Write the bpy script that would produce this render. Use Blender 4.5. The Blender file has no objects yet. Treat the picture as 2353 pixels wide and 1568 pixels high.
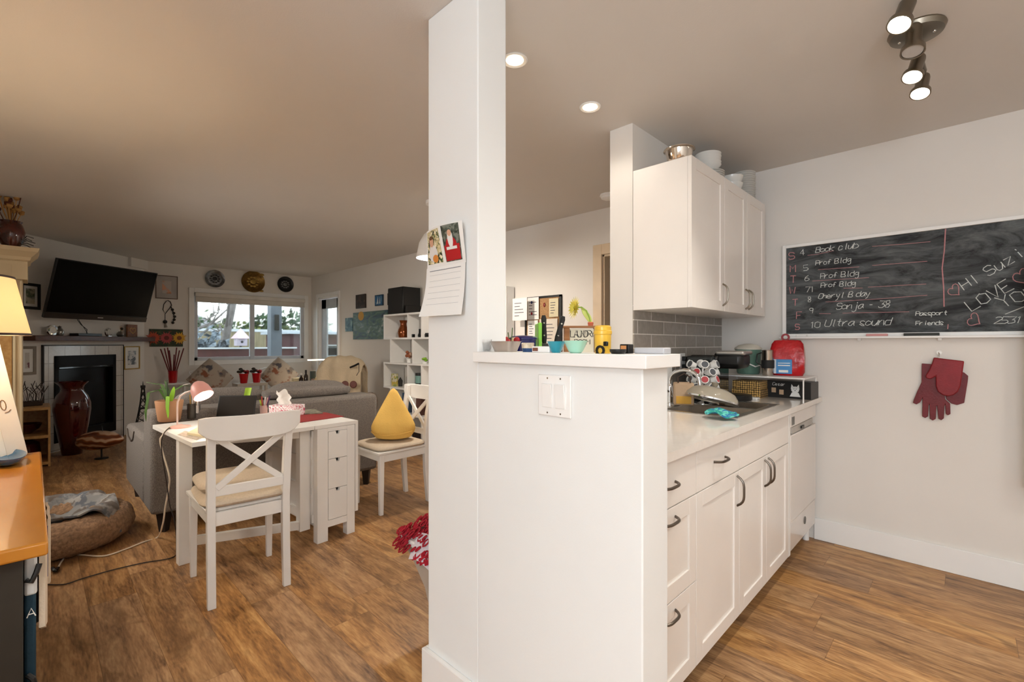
import bpy, math, random
from mathutils import Vector, Matrix
random.seed(7)
scene = bpy.context.scene
COL = scene.collection
PI = math.pi

# ------------------------------------------------------------------ camera model (real place, metres)
FPX = 1074.0; YAW = math.radians(44.29); Y0 = 789.4; CX = 1176.5; EYE = 1.25
FW = (-math.sin(YAW), math.cos(YAW)); RT = (math.cos(YAW), math.sin(YAW))

def ray(px):
    k = (px - CX) / FPX
    return FW[0] + k * RT[0], FW[1] + k * RT[1]

def at(px, py, z=None, x=None, y=None, t=None, pl=None):
    """point of a known plane that stands at a measured place of the room"""
    d = ray(px); v = (Y0 - py) / FPX
    if z is not None: t = (z - EYE) / v
    elif x is not None: t = x / d[0]
    elif y is not None: t = y / d[1]
    elif pl is not None: t = pl[2] / (pl[0] * d[0] + pl[1] * d[1])
    return Vector((d[0] * t, d[1] * t, EYE + v * t))

CEIL = 2.435

# ------------------------------------------------------------------ materials
def lin(h):
    h = h.lstrip('#'); o = []
    for i in (0, 2, 4):
        c = int(h[i:i + 2], 16) / 255
        o.append(c / 12.92 if c <= .04045 else ((c + .055) / 1.055) ** 2.4)
    return (*o, 1)

_m = {}
def newmat(name):
    m = bpy.data.materials.new(name); m.use_nodes = True
    nt = m.node_tree; b = nt.nodes['Principled BSDF']
    return m, nt, b

def M(name, hexc='#ffffff', rough=.5, metal=0., var=.06, vs=6., bump=0., bs=60., coat=0., emit=0., ec=None, trans=0., ior=1.45, hex2=None, spec=None, stretch=None, alpha=1.):
    if name in _m: return _m[name]
    m, nt, b = newmat(name); N = nt.nodes; L = nt.links
    b.inputs['Roughness'].default_value = rough
    b.inputs['Metallic'].default_value = metal
    b.inputs['Coat Weight'].default_value = coat
    b.inputs['IOR'].default_value = ior
    b.inputs['Transmission Weight'].default_value = trans
    b.inputs['Alpha'].default_value = alpha
    if spec is not None: b.inputs['Specular IOR Level'].default_value = spec
    tc = N.new('ShaderNodeTexCoord'); mp = N.new('ShaderNodeMapping')
    if stretch: mp.inputs['Scale'].default_value = stretch
    L.new(tc.outputs['Object'], mp.inputs['Vector'])
    no = N.new('ShaderNodeTexNoise'); no.inputs['Scale'].default_value = vs; no.inputs['Detail'].default_value = 4
    L.new(mp.outputs['Vector'], no.inputs['Vector'])
    mx = N.new('ShaderNodeMix'); mx.data_type = 'RGBA'
    c = lin(hexc)
    if hex2: c1, c2 = c, lin(hex2)
    else:
        c1 = tuple(max(0, x * (1 - var)) for x in c[:3]) + (1,); c2 = tuple(min(1, x * (1 + var)) for x in c[:3]) + (1,)
    mx.inputs[6].default_value = c1; mx.inputs[7].default_value = c2
    cr = N.new('ShaderNodeMapRange'); cr.inputs[1].default_value = .35; cr.inputs[2].default_value = .65
    L.new(no.outputs['Fac'], cr.inputs[0]); L.new(cr.outputs[0], mx.inputs[0])
    L.new(mx.outputs[2], b.inputs['Base Color'])
    if emit:
        b.inputs['Emission Color'].default_value = lin(ec or hexc); b.inputs['Emission Strength'].default_value = emit
    if bump:
        n2 = N.new('ShaderNodeTexNoise'); n2.inputs['Scale'].default_value = bs; n2.inputs['Detail'].default_value = 3
        L.new(mp.outputs['Vector'], n2.inputs['Vector'])
        bp = N.new('ShaderNodeBump'); bp.inputs['Strength'].default_value = bump; bp.inputs['Distance'].default_value = .01
        L.new(n2.outputs['Fac'], bp.inputs['Height']); L.new(bp.outputs['Normal'], b.inputs['Normal'])
    _m[name] = m
    return m

def spots(name, base='#808080', cols=(), scale=8., rough=.8, thr=.5, bump=.15):
    """cloth or picture with irregular coloured patches"""
    if name in _m: return _m[name]
    m, nt, b = newmat(name); N = nt.nodes; L = nt.links
    b.inputs['Roughness'].default_value = rough
    tc = N.new('ShaderNodeTexCoord'); prev = None
    for i, c in enumerate(cols):
        mp = N.new('ShaderNodeMapping'); mp.inputs['Location'].default_value = (i * 3.7, i * 1.9, i * 5.1)
        L.new(tc.outputs['Object'], mp.inputs['Vector'])
        no = N.new('ShaderNodeTexNoise'); no.inputs['Scale'].default_value = scale; no.inputs['Detail'].default_value = 5
        L.new(mp.outputs['Vector'], no.inputs['Vector'])
        mr = N.new('ShaderNodeMapRange'); mr.inputs[1].default_value = thr; mr.inputs[2].default_value = thr + .06
        L.new(no.outputs['Fac'], mr.inputs[0])
        mx = N.new('ShaderNodeMix'); mx.data_type = 'RGBA'; mx.inputs[7].default_value = lin(c)
        if prev is None: mx.inputs[6].default_value = lin(base)
        else: L.new(prev, mx.inputs[6])
        L.new(mr.outputs[0], mx.inputs[0]); prev = mx.outputs[2]
    L.new(prev, b.inputs['Base Color'])
    _m[name] = m
    return m

def math_node(nt, op, a, bb=None, c=None):
    n = nt.nodes.new('ShaderNodeMath'); n.operation = op
    for i, v in enumerate((a, bb, c)):
        if v is None: continue
        if isinstance(v, (int, float)): n.inputs[i].default_value = v
        else: nt.links.new(v, n.inputs[i])
    return n.outputs[0]

def floor_mat():
    m, nt, b = newmat('floor_planks'); N = nt.nodes; L = nt.links
    tc = N.new('ShaderNodeTexCoord'); sp = N.new('ShaderNodeSeparateXYZ'); L.new(tc.outputs['Object'], sp.inputs[0])
    X, Y = sp.outputs[0], sp.outputs[1]
    W, LN = .182, 1.22
    yr = math_node(nt, 'DIVIDE', Y, W); row = math_node(nt, 'FLOOR', yr)
    w1 = N.new('ShaderNodeTexWhiteNoise'); w1.noise_dimensions = '1D'; L.new(row, w1.inputs['W'])
    xo = math_node(nt, 'ADD', math_node(nt, 'DIVIDE', X, LN), math_node(nt, 'MULTIPLY', w1.outputs['Value'], 3.0))
    colm = math_node(nt, 'FLOOR', xo)
    cb = N.new('ShaderNodeCombineXYZ'); L.new(row, cb.inputs[0]); L.new(colm, cb.inputs[1])
    w2 = N.new('ShaderNodeTexWhiteNoise'); w2.noise_dimensions = '2D'; L.new(cb.outputs[0], w2.inputs['Vector'])
    # grain coordinates, shifted plank by plank
    cg = N.new('ShaderNodeCombineXYZ')
    L.new(math_node(nt, 'MULTIPLY', X, 1.3), cg.inputs[0])
    L.new(math_node(nt, 'MULTIPLY', Y, 9.), cg.inputs[1])
    L.new(math_node(nt, 'MULTIPLY', w2.outputs['Value'], 40.), cg.inputs[2])
    g = N.new('ShaderNodeTexNoise'); g.inputs['Scale'].default_value = 1.9; g.inputs['Detail'].default_value = 9; g.inputs['Roughness'].default_value = .62; g.inputs['Distortion'].default_value = .8
    L.new(cg.outputs[0], g.inputs['Vector'])
    ck = N.new('ShaderNodeCombineXYZ'); L.new(math_node(nt, 'MULTIPLY', X, 2.2), ck.inputs[0]); L.new(math_node(nt, 'MULTIPLY', Y, 5.), ck.inputs[1]); L.new(math_node(nt, 'MULTIPLY', w2.outputs['Value'], 77.), ck.inputs[2])
    kn = N.new('ShaderNodeTexNoise'); kn.inputs['Scale'].default_value = 1.6; kn.inputs['Detail'].default_value = 5; kn.inputs['Distortion'].default_value = 1.6
    L.new(ck.outputs[0], kn.inputs['Vector'])
    fine = N.new('ShaderNodeTexNoise'); fine.inputs['Scale'].default_value = 14; fine.inputs['Detail'].default_value = 3; L.new(cg.outputs[0], fine.inputs['Vector'])
    r = N.new('ShaderNodeValToRGB'); r.color_ramp.elements[0].color = lin('#68462a'); r.color_ramp.elements[0].position = .34
    r.color_ramp.elements[1].color = lin('#d6aa70'); r.color_ramp.elements[1].position = .70
    e = r.color_ramp.elements.new(.5); e.color = lin('#ab7c49')
    L.new(math_node(nt, 'ADD', math_node(nt, 'MULTIPLY', g.outputs['Fac'], .68), math_node(nt, 'MULTIPLY', fine.outputs['Fac'], .32)), r.inputs[0])
    hsv = N.new('ShaderNodeHueSaturation'); L.new(r.outputs[0], hsv.inputs['Color'])
    val = N.new('ShaderNodeMapRange'); val.inputs[3].default_value = .84; val.inputs[4].default_value = 1.12; L.new(w2.outputs['Value'], val.inputs[0]); L.new(val.outputs[0], hsv.inputs['Value'])
    sat = N.new('ShaderNodeMapRange'); sat.inputs[3].default_value = .84; sat.inputs[4].default_value = 1.02
    L.new(w2.outputs['Color'], sat.inputs[0]); L.new(sat.outputs[0], hsv.inputs['Saturation'])
    dk = N.new('ShaderNodeMapRange'); dk.inputs[1].default_value = .54; dk.inputs[2].default_value = .70; dk.inputs[3].default_value = 0; dk.inputs[4].default_value = .6
    L.new(kn.outputs['Fac'], dk.inputs[0])
    mx = N.new('ShaderNodeMix'); mx.data_type = 'RGBA'; mx.inputs[7].default_value = lin('#6a4a2c'); L.new(dk.outputs[0], mx.inputs[0]); L.new(hsv.outputs[0], mx.inputs[6])
    # joints
    fy = math_node(nt, 'FRACT', yr); fx = math_node(nt, 'FRACT', xo)
    jy = math_node(nt, 'LESS_THAN', fy, .012); jx = math_node(nt, 'LESS_THAN', fx, .002)
    j = math_node(nt, 'MAXIMUM', jy, jx)
    m2 = N.new('ShaderNodeMix'); m2.data_type = 'RGBA'; m2.inputs[7].default_value = lin('#5d3d25')
    L.new(math_node(nt, 'MULTIPLY', j, .5), m2.inputs[0]); L.new(mx.outputs[2], m2.inputs[6]); L.new(m2.outputs[2], b.inputs['Base Color'])
    b.inputs['Roughness'].default_value = .42; b.inputs['Specular IOR Level'].default_value = .4
    bp = N.new('ShaderNodeBump'); bp.inputs['Strength'].default_value = .12; bp.inputs['Distance'].default_value = .003
    L.new(math_node(nt, 'SUBTRACT', g.outputs['Fac'], j), bp.inputs['Height']); L.new(bp.outputs[0], b.inputs['Normal'])
    return m

def tile_mat(name, c1, c2, mortar, bw, rh, ms, u='Y', rough=.25, offs=.5, ox=0., oz=0.):
    m, nt, b = newmat(name); N = nt.nodes; L = nt.links
    tc = N.new('ShaderNodeTexCoord'); sp = N.new('ShaderNodeSeparateXYZ'); L.new(tc.outputs['Object'], sp.inputs[0])
    cb = N.new('ShaderNodeCombineXYZ')
    L.new(math_node(nt, 'ADD', sp.outputs[{'X': 0, 'Y': 1}[u]], ox), cb.inputs[0]); L.new(math_node(nt, 'ADD', sp.outputs[2], oz), cb.inputs[1])
    br = N.new('ShaderNodeTexBrick'); br.inputs['Scale'].default_value = 1.; br.inputs['Brick Width'].default_value = bw
    br.inputs['Row Height'].default_value = rh; br.inputs['Mortar Size'].default_value = ms; br.inputs['Mortar Smooth'].default_value = .1; br.offset = offs
    br.inputs['Color1'].default_value = lin(c1); br.inputs['Color2'].default_value = lin(c2); br.inputs['Mortar'].default_value = lin(mortar)
    L.new(cb.outputs[0], br.inputs['Vector'])
    no = N.new('ShaderNodeTexNoise'); no.inputs['Scale'].default_value = 14; no.inputs['Distortion'].default_value = 2.; L.new(tc.outputs['Object'], no.inputs['Vector'])
    mx = N.new('ShaderNodeMix'); mx.data_type = 'RGBA'; mx.blend_type = 'OVERLAY'; mx.inputs[0].default_value = .22
    L.new(br.outputs['Color'], mx.inputs[6]); L.new(no.outputs['Fac'], mx.inputs[7]); L.new(mx.outputs[2], b.inputs['Base Color'])
    b.inputs['Roughness'].default_value = rough
    bp = N.new('ShaderNodeBump'); bp.inputs['Strength'].default_value = .3; bp.inputs['Distance'].default_value = .003; bp.invert = True
    L.new(br.outputs['Fac'], bp.inputs['Height']); L.new(bp.outputs[0], b.inputs['Normal'])
    return m

def wood(name, c1, c2, rough=.4, scale=3., stretch=(1, 12, 12), coat=0.):
    return M(name, c1, rough, hex2=c2, vs=scale, stretch=stretch, coat=coat, bump=.05, bs=8)

WALL = M('wall_paint', '#e6e1da', .75, var=.012, vs=2.5, bump=.03, bs=220)
WALLW = M('wall_paint_white', '#edeeec', .6, var=.012, vs=2.5, bump=.03, bs=220)
CEILM = M('ceiling_paint', '#dcd7d1', .85, var=.012, vs=2., bump=.05, bs=180)
TRIM = M('trim_white', '#f2f1ee', .4, var=.01)
WHITE = M('white_paint', '#f3f2ef', .35, var=.015)
CAB = M('cabinet_white', '#efe9e2', .3, var=.012)
QUARTZ = M('quartz', '#e7e0d8', .12, var=.02, vs=40, coat=.3)
STEEL = M('brushed_steel', '#b9b5af', .3, 1., var=.05, vs=30)
CHROME = M('chrome', '#d8d8d8', .08, 1., var=.02)
NICKEL = M('satin_nickel', '#8d8578', .35, 1., var=.05)
BRONZE = M('dark_nickel', '#6b6259', .32, 1., var=.05)
BLACK = M('black_plastic', '#151515', .35, var=.1)
BLACKM = M('black_matte', '#1d1c1b', .7, var=.1)
BLACKG = M('black_gloss', '#070707', .12, var=.1, coat=.5)
GLASS = M('clear_glass', '#ffffff', .02, var=0., trans=1., ior=1.45)
SMOKEGLASS = M('thin_glass', '#e8efe9', .05, var=0., trans=.95, ior=1.3)
BEIGE = M('beige_fabric', '#cfc0ab', .9, var=.05, vs=90, bump=.25, bs=300)
SOFA = M('sofa_fabric', '#857e78', .95, hex2='#645f5b', vs=160, bump=.3, bs=400)
SOFAB = M('sofa_fabric_side', '#75706c', .95, hex2='#5a5857', vs=160, bump=.3, bs=400)
RED = M('red_plastic', '#a51820', .4, var=.08)
DARKRED = M('red_lacquer', '#410508', .08, var=.15, vs=3, coat=.8)
GREEN = M('leaf_green', '#4f6f35', .5, var=.25, vs=12)
LIME = M('lime_green', '#8fc23c', .5, var=.15, vs=12)
TERRA = M('terracotta_tan', '#b98a66', .6, var=.05)
PINK = M('pink_enamel', '#e6b3a8', .35, var=.02)
PAPER = M('paper_white', '#efeeea', .8, var=.01)
CREAM = M('cream_paint', '#e3cfa8', .45, var=.06, vs=3)
BIRCH = wood('birch_wood', '#c89f68', '#b98c55')
OAK = wood('honey_wood', '#c8862f', '#bb7824', .25, 1.6, (1.2, 5, 4), coat=.4)
MAHOG = wood('mantel_wood', '#5a2c17', '#42200f', .35, 3., (6, 6, 20))
DARKWOOD = M('dark_painted_wood', '#2a2722', .5, var=.1)
CHALKW = M('chalk_white', '#e0e4e1', .95, var=.1, vs=60)
CHALKP = M('chalk_pink', '#c98f92', .95, var=.1, vs=60)
WARMBULB = M('lit_bulb_warm', '#fff1dc', .5, emit=14., ec='#ffe2b8', var=0)
COOLBULB = M('lit_bulb_white', '#fffaf0', .5, emit=22., ec='#fff2e0', var=0)

# ------------------------------------------------------------------ mesh builder
class MB:
    def __init__(s): s.v = []; s.f = []
    def add(s, vs, fs):
        b = len(s.v); s.v += [tuple(p) for p in vs]; s.f += [tuple(i + b for i in f) for f in fs]; return s
    def box(s, x0, y0, z0, x1, y1, z1, mtx=None):
        x0, x1 = sorted((x0, x1)); y0, y1 = sorted((y0, y1)); z0, z1 = sorted((z0, z1))
        vs = [Vector((x, y, z)) for z in (z0, z1) for (x, y) in ((x0, y0), (x1, y0), (x1, y1), (x0, y1))]
        if mtx: vs = [mtx @ p for p in vs]
        return s.add(vs, [(3, 2, 1, 0), (4, 5, 6, 7), (0, 1, 5, 4), (1, 2, 6, 5), (2, 3, 7, 6), (3, 0, 4, 7)])
    def bar(s, a, b, w, h, up=(0, 0, 1)):
        a = Vector(a); b = Vector(b); d = (b - a); l = d.length; d.normalize(); up = Vector(up)
        if abs(d.dot(up)) > .98: up = Vector((1, 0, 0))
        sx = d.cross(up).normalized(); u = sx.cross(d)
        m = Matrix((( d.x, sx.x, u.x, a.x), (d.y, sx.y, u.y, a.y), (d.z, sx.z, u.z, a.z), (0, 0, 0, 1)))
        return s.box(0, -w / 2, -h / 2, l, w / 2, h / 2, m)
    def tube(s, pts, r, n=8, cap=True, closed=False):
        pts = [Vector(p) for p in pts]; k = len(pts)
        rs = r if isinstance(r, (list, tuple)) else [r] * k
        vs = []; up = None
        for i, p in enumerate(pts):
            if closed: d = pts[(i + 1) % k] - pts[i - 1]
            else: d = pts[min(i + 1, k - 1)] - pts[max(i - 1, 0)]
            d.normalize()
            if up is None: up = Vector((0, 0, 1)) if abs(d.z) < .9 else Vector((1, 0, 0))
            sx = d.cross(up).normalized(); up = sx.cross(d).normalized()
            for j in range(n):
                a = 2 * PI * j / n; vs.append(p + (sx * math.cos(a) + up * math.sin(a)) * rs[i])
        fs = []
        for i in range(k if closed else k - 1):
            i2 = (i + 1) % k
            for j in range(n):
                j2 = (j + 1) % n; fs.append((i * n + j2, i * n + j, i2 * n + j, i2 * n + j2))
        if cap and not closed: fs += [tuple(range(n)), tuple((k - 1) * n + j for j in reversed(range(n)))]
        return s.add(vs, fs)
    def cyl(s, a, b, r0, r1=None, n=20):
        return s.tube([a, b], [r0, r0 if r1 is None else r1], n)
    def lathe(s, prof, n=28, c=(0, 0, 0), mtx=None, sx=1., sy=1.):
        vs = []; fs = []; k = len(prof)
        for (r, z) in prof:
            for j in range(n):
                a = 2 * PI * j / n; p = Vector((r * math.cos(a) * sx, r * math.sin(a) * sy, z))
                if mtx: p = mtx @ p
                vs.append(p + Vector(c))
        ringed = prof[0][0] > 1e-6 and prof[-1][0] > 1e-6
        for i in range(k if ringed else k - 1):
            i2 = (i + 1) % k
            for j in range(n):
                j2 = (j + 1) % n; fs.append((i * n + j, i * n + j2, i2 * n + j2, i2 * n + j))
        if prof[0][0] > 1e-6 and not ringed: fs.append(tuple(reversed(range(n))))
        if prof[-1][0] > 1e-6 and not ringed: fs.append(tuple((k - 1) * n + j for j in range(n)))
        return s.add(vs, fs)
    def ball(s, c, r, nu=16, nv=10, mtx=None, fn=None):
        if isinstance(r, (int, float)): r = (r, r, r)
        vs = []; fs = []
        for i in range(nv + 1):
            ph = PI * i / nv
            for j in range(nu):
                a = 2 * PI * j / nu
                q = Vector((math.sin(ph) * math.cos(a), math.sin(ph) * math.sin(a), -math.cos(ph)))
                if fn: q = fn(q)
                p = Vector((q.x * r[0], q.y * r[1], q.z * r[2]))
                if mtx: p = mtx @ p
                vs.append(p + Vector(c))
        for i in range(nv):
            for j in range(nu):
                j2 = (j + 1) % nu; fs.append((i * nu + j, i * nu + j2, (i + 1) * nu + j2, (i + 1) * nu + j))
        return s.add(vs, fs)
    def prism(s, poly, fn, d):
        """poly 2-D counter-clockwise; fn(u,v,w)->3-D; extruded from w=0 to w=d"""
        n = len(poly)
        vs = [fn(u, v, 0) for u, v in poly] + [fn(u, v, d) for u, v in poly]
        fs = [tuple(reversed(range(n))), tuple(range(n, 2 * n))] + [(i, (i + 1) % n, n + (i + 1) % n, n + i) for i in range(n)]
        return s.add(vs, fs)
    def sheet(s, fn, nu, nv, th=.002):
        """thin curved sheet; fn(u,v) with u,v in 0..1"""
        P = [[Vector(fn(i / nu, j / nv)) for j in range(nv + 1)] for i in range(nu + 1)]
        vs = []
        for side in (0, 1):
            for i in range(nu + 1):
                for j in range(nv + 1):
                    a = P[min(i + 1, nu)][j] - P[max(i - 1, 0)][j]; b = P[i][min(j + 1, nv)] - P[i][max(j - 1, 0)]
                    nn = a.cross(b); nn = nn.normalized() if nn.length > 1e-9 else Vector((0, 0, 1))
                    vs.append(P[i][j] + nn * th * (.5 - side))
        K = (nu + 1) * (nv + 1); idx = lambda i, j, sd=0: sd * K + i * (nv + 1) + j
        fs = []
        for i in range(nu):
            for j in range(nv):
                fs.append((idx(i, j), idx(i + 1, j), idx(i + 1, j + 1), idx(i, j + 1)))
                fs.append((idx(i, j + 1, 1), idx(i + 1, j + 1, 1), idx(i + 1, j, 1), idx(i, j, 1)))
        for i in range(nu):
            fs.append((idx(i + 1, 0), idx(i, 0), idx(i, 0, 1), idx(i + 1, 0, 1)))
            fs.append((idx(i, nv), idx(i + 1, nv), idx(i + 1, nv, 1), idx(i, nv, 1)))
        for j in range(nv):
            fs.append((idx(0, j), idx(0, j + 1), idx(0, j + 1, 1), idx(0, j, 1)))
            fs.append((idx(nu, j + 1), idx(nu, j), idx(nu, j, 1), idx(nu, j + 1, 1)))
        return s.add(vs, fs)
    def build(s, name, mat, parent=None, bevel=0., smooth=True, sub=0, label=None, cat=None, group=None, kind=None, loc=None, rz=0., ang=40):
        me = bpy.data.meshes.new(name); me.from_pydata(s.v, [], s.f); me.validate()
        if mat: me.materials.append(mat)
        if smooth:
            me.polygons.foreach_set('use_smooth', [True] * len(me.polygons)); me.set_sharp_from_angle(angle=math.radians(ang))
        me.update()
        o = bpy.data.objects.new(name, me); COL.objects.link(o)
        if parent: o.parent = parent
        if loc is not None: o.location = loc
        if rz: o.rotation_euler = (0, 0, rz)
        if bevel:
            b = o.modifiers.new('bevel', 'BEVEL'); b.width = bevel; b.segments = 2; b.limit_method = 'ANGLE'; b.angle_limit = math.radians(35)
        if sub:
            b = o.modifiers.new('sub', 'SUBSURF'); b.levels = sub; b.render_levels = sub
        if label: o['label'] = label
        if cat: o['category'] = cat
        if group: o['group'] = group
        if kind: o['kind'] = kind
        return o

def thing(name, label, cat, loc=(0, 0, 0), rz=0., group=None):
    o = bpy.data.objects.new(name, None); COL.objects.link(o); o.empty_display_size = .05
    o.location = loc; o.rotation_euler = (0, 0, rz); o['label'] = label; o['category'] = cat
    if group: o['group'] = group
    return o

def dup(root, loc, rz=0., label=None, group=None):
    r = root.copy(); COL.objects.link(r); r.location = loc; r.rotation_euler = (0, 0, rz)
    if label: r['label'] = label
    if group: r['group'] = group
    for ch in list(root.children):
        c = ch.copy(); COL.objects.link(c); c.parent = r
        for g in list(ch.children):
            d = g.copy(); COL.objects.link(d); d.parent = c
    return r

def struct(name, mb, mat, **k):
    return mb.build(name, mat, kind='structure', **k)

def rot2(x, y, a): return x * math.cos(a) - y * math.sin(a), x * math.sin(a) + y * math.cos(a)

# ------------------------------------------------------------------ stroke lettering (hand-written marks)
GL = {'A': "03 39 63|15 55", 'B': "03 09 49 58 57 46 06|46 55 64 53 43 03", 'C': "68 49 19 08 04 13 43 64", 'D': "03 09 39 67 65 33 03",
 'E': "69 09 03 63|06 46", 'F': "69 09 03|06 46", 'H': "03 09|63 69|06 66", 'I': "33 39", 'L': "09 03 63", 'M': "03 09 36 69 63",
 'N': "03 09 63 69", 'O': "39 08 04 33 64 68 39", 'P': "03 09 49 68 66 46 06", 'R': "03 09 49 68 67 46 06|36 63",
 'S': "68 49 19 08 07 16 56 65 64 43 13 04", 'T': "09 69|39 33", 'U': "09 04 13 53 64 69", 'V': "09 33 69", 'W': "09 13 37 53 69", 'Y': "09 36 69|36 33",
 '0': "39 08 04 33 64 68 39", '1': "18 39 33", '2': "08 19 49 68 67 03 63", '3': "09 69 36 56 65 64 43 13 04", '4': "49 05 65|49 43",
 '5': "69 09 06 46 65 64 43 03", '6': "59 17 04 13 43 64 65 46 16 05", '7': "09 69 23", '8': "36 17 19 49 57 36 15 13 43 55 36", '9': "57 36 16 07 08 19 49 58 57 43",
 'a': "57 27 05 04 13 33 56|57 54 63", 'b': "09 03 43 64 65 47 07", 'c': "56 37 17 05 04 13 43 54", 'd': "59 53 13 04 06 17 57", 'e': "05 55 46 27 06 04 23 53",
 'f': "58 39 28 23|06 46", 'g': "57 17 05 14 55|57 51 30 11", 'h': "09 03|05 27 47 53", 'i': "37 33|39 38", 'j': "47 41 20 01|49 48", 'k': "09 03|57 05 53",
 'l': "39 33 43", 'm': "07 03|05 17 27 33|35 47 57 63", 'n': "07 03|05 27 47 53", 'o': "27 06 04 23 54 56 27", 'p': "07 00|07 47 56 54 43 04",
 'r': "07 03|05 27 47", 's': "56 37 17 06 15 44 53 33 04", 't': "29 24 33 43|07 47", 'u': "07 04 13 33 56|57 53", 'v': "07 23 47", 'y': "07 24|57 31 10", 'z': "07 57 03 53",
 '-': "16 46", '.': "33 34", "'": "39 37", 'x': "07 53|03 57", ':': "35 34|37 38"}

def write(mb, text, origin, du, dv, size, r=.0015, slant=.0, jit=.03, adv=.85):
    """strokes laid on a surface: origin (3-D), du/dv unit vectors, size = cap height"""
    o = Vector(origin); du = Vector(du); dv = Vector(dv); x = 0.; k = size / 6.
    for ch in text:
        if ch == ' ': x += size * .55; continue
        for st in GL.get(ch, '').split('|'):
            P = []
            for q in st.split():
                a, b = int(q[0]), int(q[1]) - 3
                a += random.uniform(-jit, jit) * 8; b += random.uniform(-jit, jit) * 8
                P.append(o + du * (x + a * k * .72 + slant * b * k) + dv * (b * k))
            if len(P) > 1: mb.tube(P, r, 4)
        x += size * adv
    return x

# =================================================================== THE ROOM
YN = 3.5; XW = -8.46; YS = -.62; XB = -1.29; XE = 2.6; YB = -3.1
struct('floor', MB().box(-8.6, -3.3, -.1, 2.8, 5.3, 0), floor_mat(), smooth=False)
struct('ceiling', MB().box(-8.6, -3.3, CEIL, 2.8, 5.3, CEIL + .1), CEILM, smooth=False)
# north wall with the patio door and the hallway door
PD0, PD1, PDZ = -8.16, -7.38, 2.05
HD0, HD1, HDZ = -2.30, -1.52, 2.03
wn = MB()
for a, b, z0 in ((-8.56, PD0, 0), (PD0, PD1, PDZ), (PD1, HD0, 0), (HD0, HD1, HDZ), (HD1, XE + .1, 0)): wn.box(a, YN, z0, b, YN + .1, CEIL)
struct('wall_north', wn, WALL, smooth=False)
# west wall with the window
WY0, WY1, WZ0, WZ1 = 1.72, 3.37, .985, 2.03
ww = MB().box(XW - .1, 1.05, 0, XW, WY0, CEIL).box(XW - .1, WY1, 0, XW, YN + .1, CEIL).box(XW - .1, WY0, 0, XW, WY1, WZ0).box(XW - .1, WY0, WZ1, XW, WY1, CEIL)
struct('wall_west', ww, WALL, smooth=False)
# chimney wall set diagonally across the corner
FO = Vector((XW, 1.115, 0)); FU = Vector((.7071, -.7071, 0)); FN = Vector((.7071, .7071, 0))
def FP(s_, z, d=0.): return FO + FU * s_ + FN * d + Vector((0, 0, z))
def fbox(mb, s0, z0, s1, z1, d0, d1):
    vs = [FP(a, z, d) for z in (z0, z1) for (a, d) in ((s0, d0), (s1, d0), (s1, d1), (s0, d1))]
    return mb.add(vs, [(0, 1, 2, 3), (7, 6, 5, 4), (4, 5, 1, 0), (5, 6, 2, 1), (6, 7, 3, 2), (7, 4, 0, 3)])
FS0, FS1, FZT = .516, 1.358, 1.105     # firebox opening
fw = MB()
for a in ((-.12, 0, FS0, CEIL), (FS1, 0, 2.5, CEIL), (FS0, FZT, FS1, CEIL), (FS0, 0, FS1, .10)): fbox(fw, *a, -.1, 0)
fbox(fw, -.02, 2.31, .28, CEIL, 0, .04)
struct('wall_fireplace', fw, WALL, smooth=False)
struct('wall_south', MB().box(-6.75, YS - .1, 0, -.95, YS, CEIL), WALL, smooth=False)
struct('wall_entry', MB().box(-1.05, YB, 0, -.95, YS - .1, CEIL), WALL, smooth=False)
# rear wall behind the camera, with a wide opening added for the fill light
struct('wall_rear', MB().box(-1.05, YB - .1, 0, .1, YB, CEIL).box(1.9, YB - .1, 0, XE + .1, YB, CEIL).box(.1, YB - .1, 0, 1.9, YB, .9).box(.1, YB - .1, 2.1, 1.9, YB, CEIL), WALLW, smooth=False)
struct('wall_east', MB().box(XE, YB, 0, XE + .1, YN, CEIL), WALLW, smooth=False)
# pillar, half walls, kitchen wall
struct('wall_pillar', MB().box(-1.414, 1.01, 0, -1.14, 1.14, CEIL), WALLW, bevel=.004)
struct('wall_half', MB().box(-1.14, 1.01, 0, -.552, 1.14, 1.19), WALLW, bevel=.004)
struct('trim_ledge', MB().box(-1.138, .985, 1.19, -.53, 1.165, 1.223), TRIM, bevel=.002)
struct('wall_half_side', MB().box(-1.43, 1.14, 0, XB, 2.25, 1.205), WALLW, smooth=False)
struct('wall_kitchen', MB().box(-1.43, 2.25, 0, XB, YN, CEIL), WALL, smooth=False)
struct('trim_backsplash', MB().box(XB, 2.252, .91, XB + .008, YN, 1.46), tile_mat('grey_tiles', '#8d867e', '#9a938b', '#d8d2ca', .305, .0765, .003, 'Y', .25, ox=-.155, oz=-.0), smooth=False)
# baseboards
BH = .137
struct('baseboard_north', MB().box(-.705, YN - .015, 0, XE, YN, BH).box(PD1 + .07, YN - .015, 0, HD0 - .09, YN, BH).box(-8.4, YN - .015, 0, PD0 - .07, YN, BH), TRIM, bevel=.003)
struct('baseboard_half', MB().box(-1.43, .992, 0, -.552, 1.01, BH).box(-.552, .992, 0, -.536, 1.14, BH).box(-1.43, 1.01, 0, -1.414, 1.156, BH).box(-1.43, 1.14, 0, -1.29, 1.156, BH), TRIM, bevel=.003)
struct('baseboard_west', MB().box(XW, 1.13, 0, XW + .015, YN - .016, BH), TRIM, bevel=.003)
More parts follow.
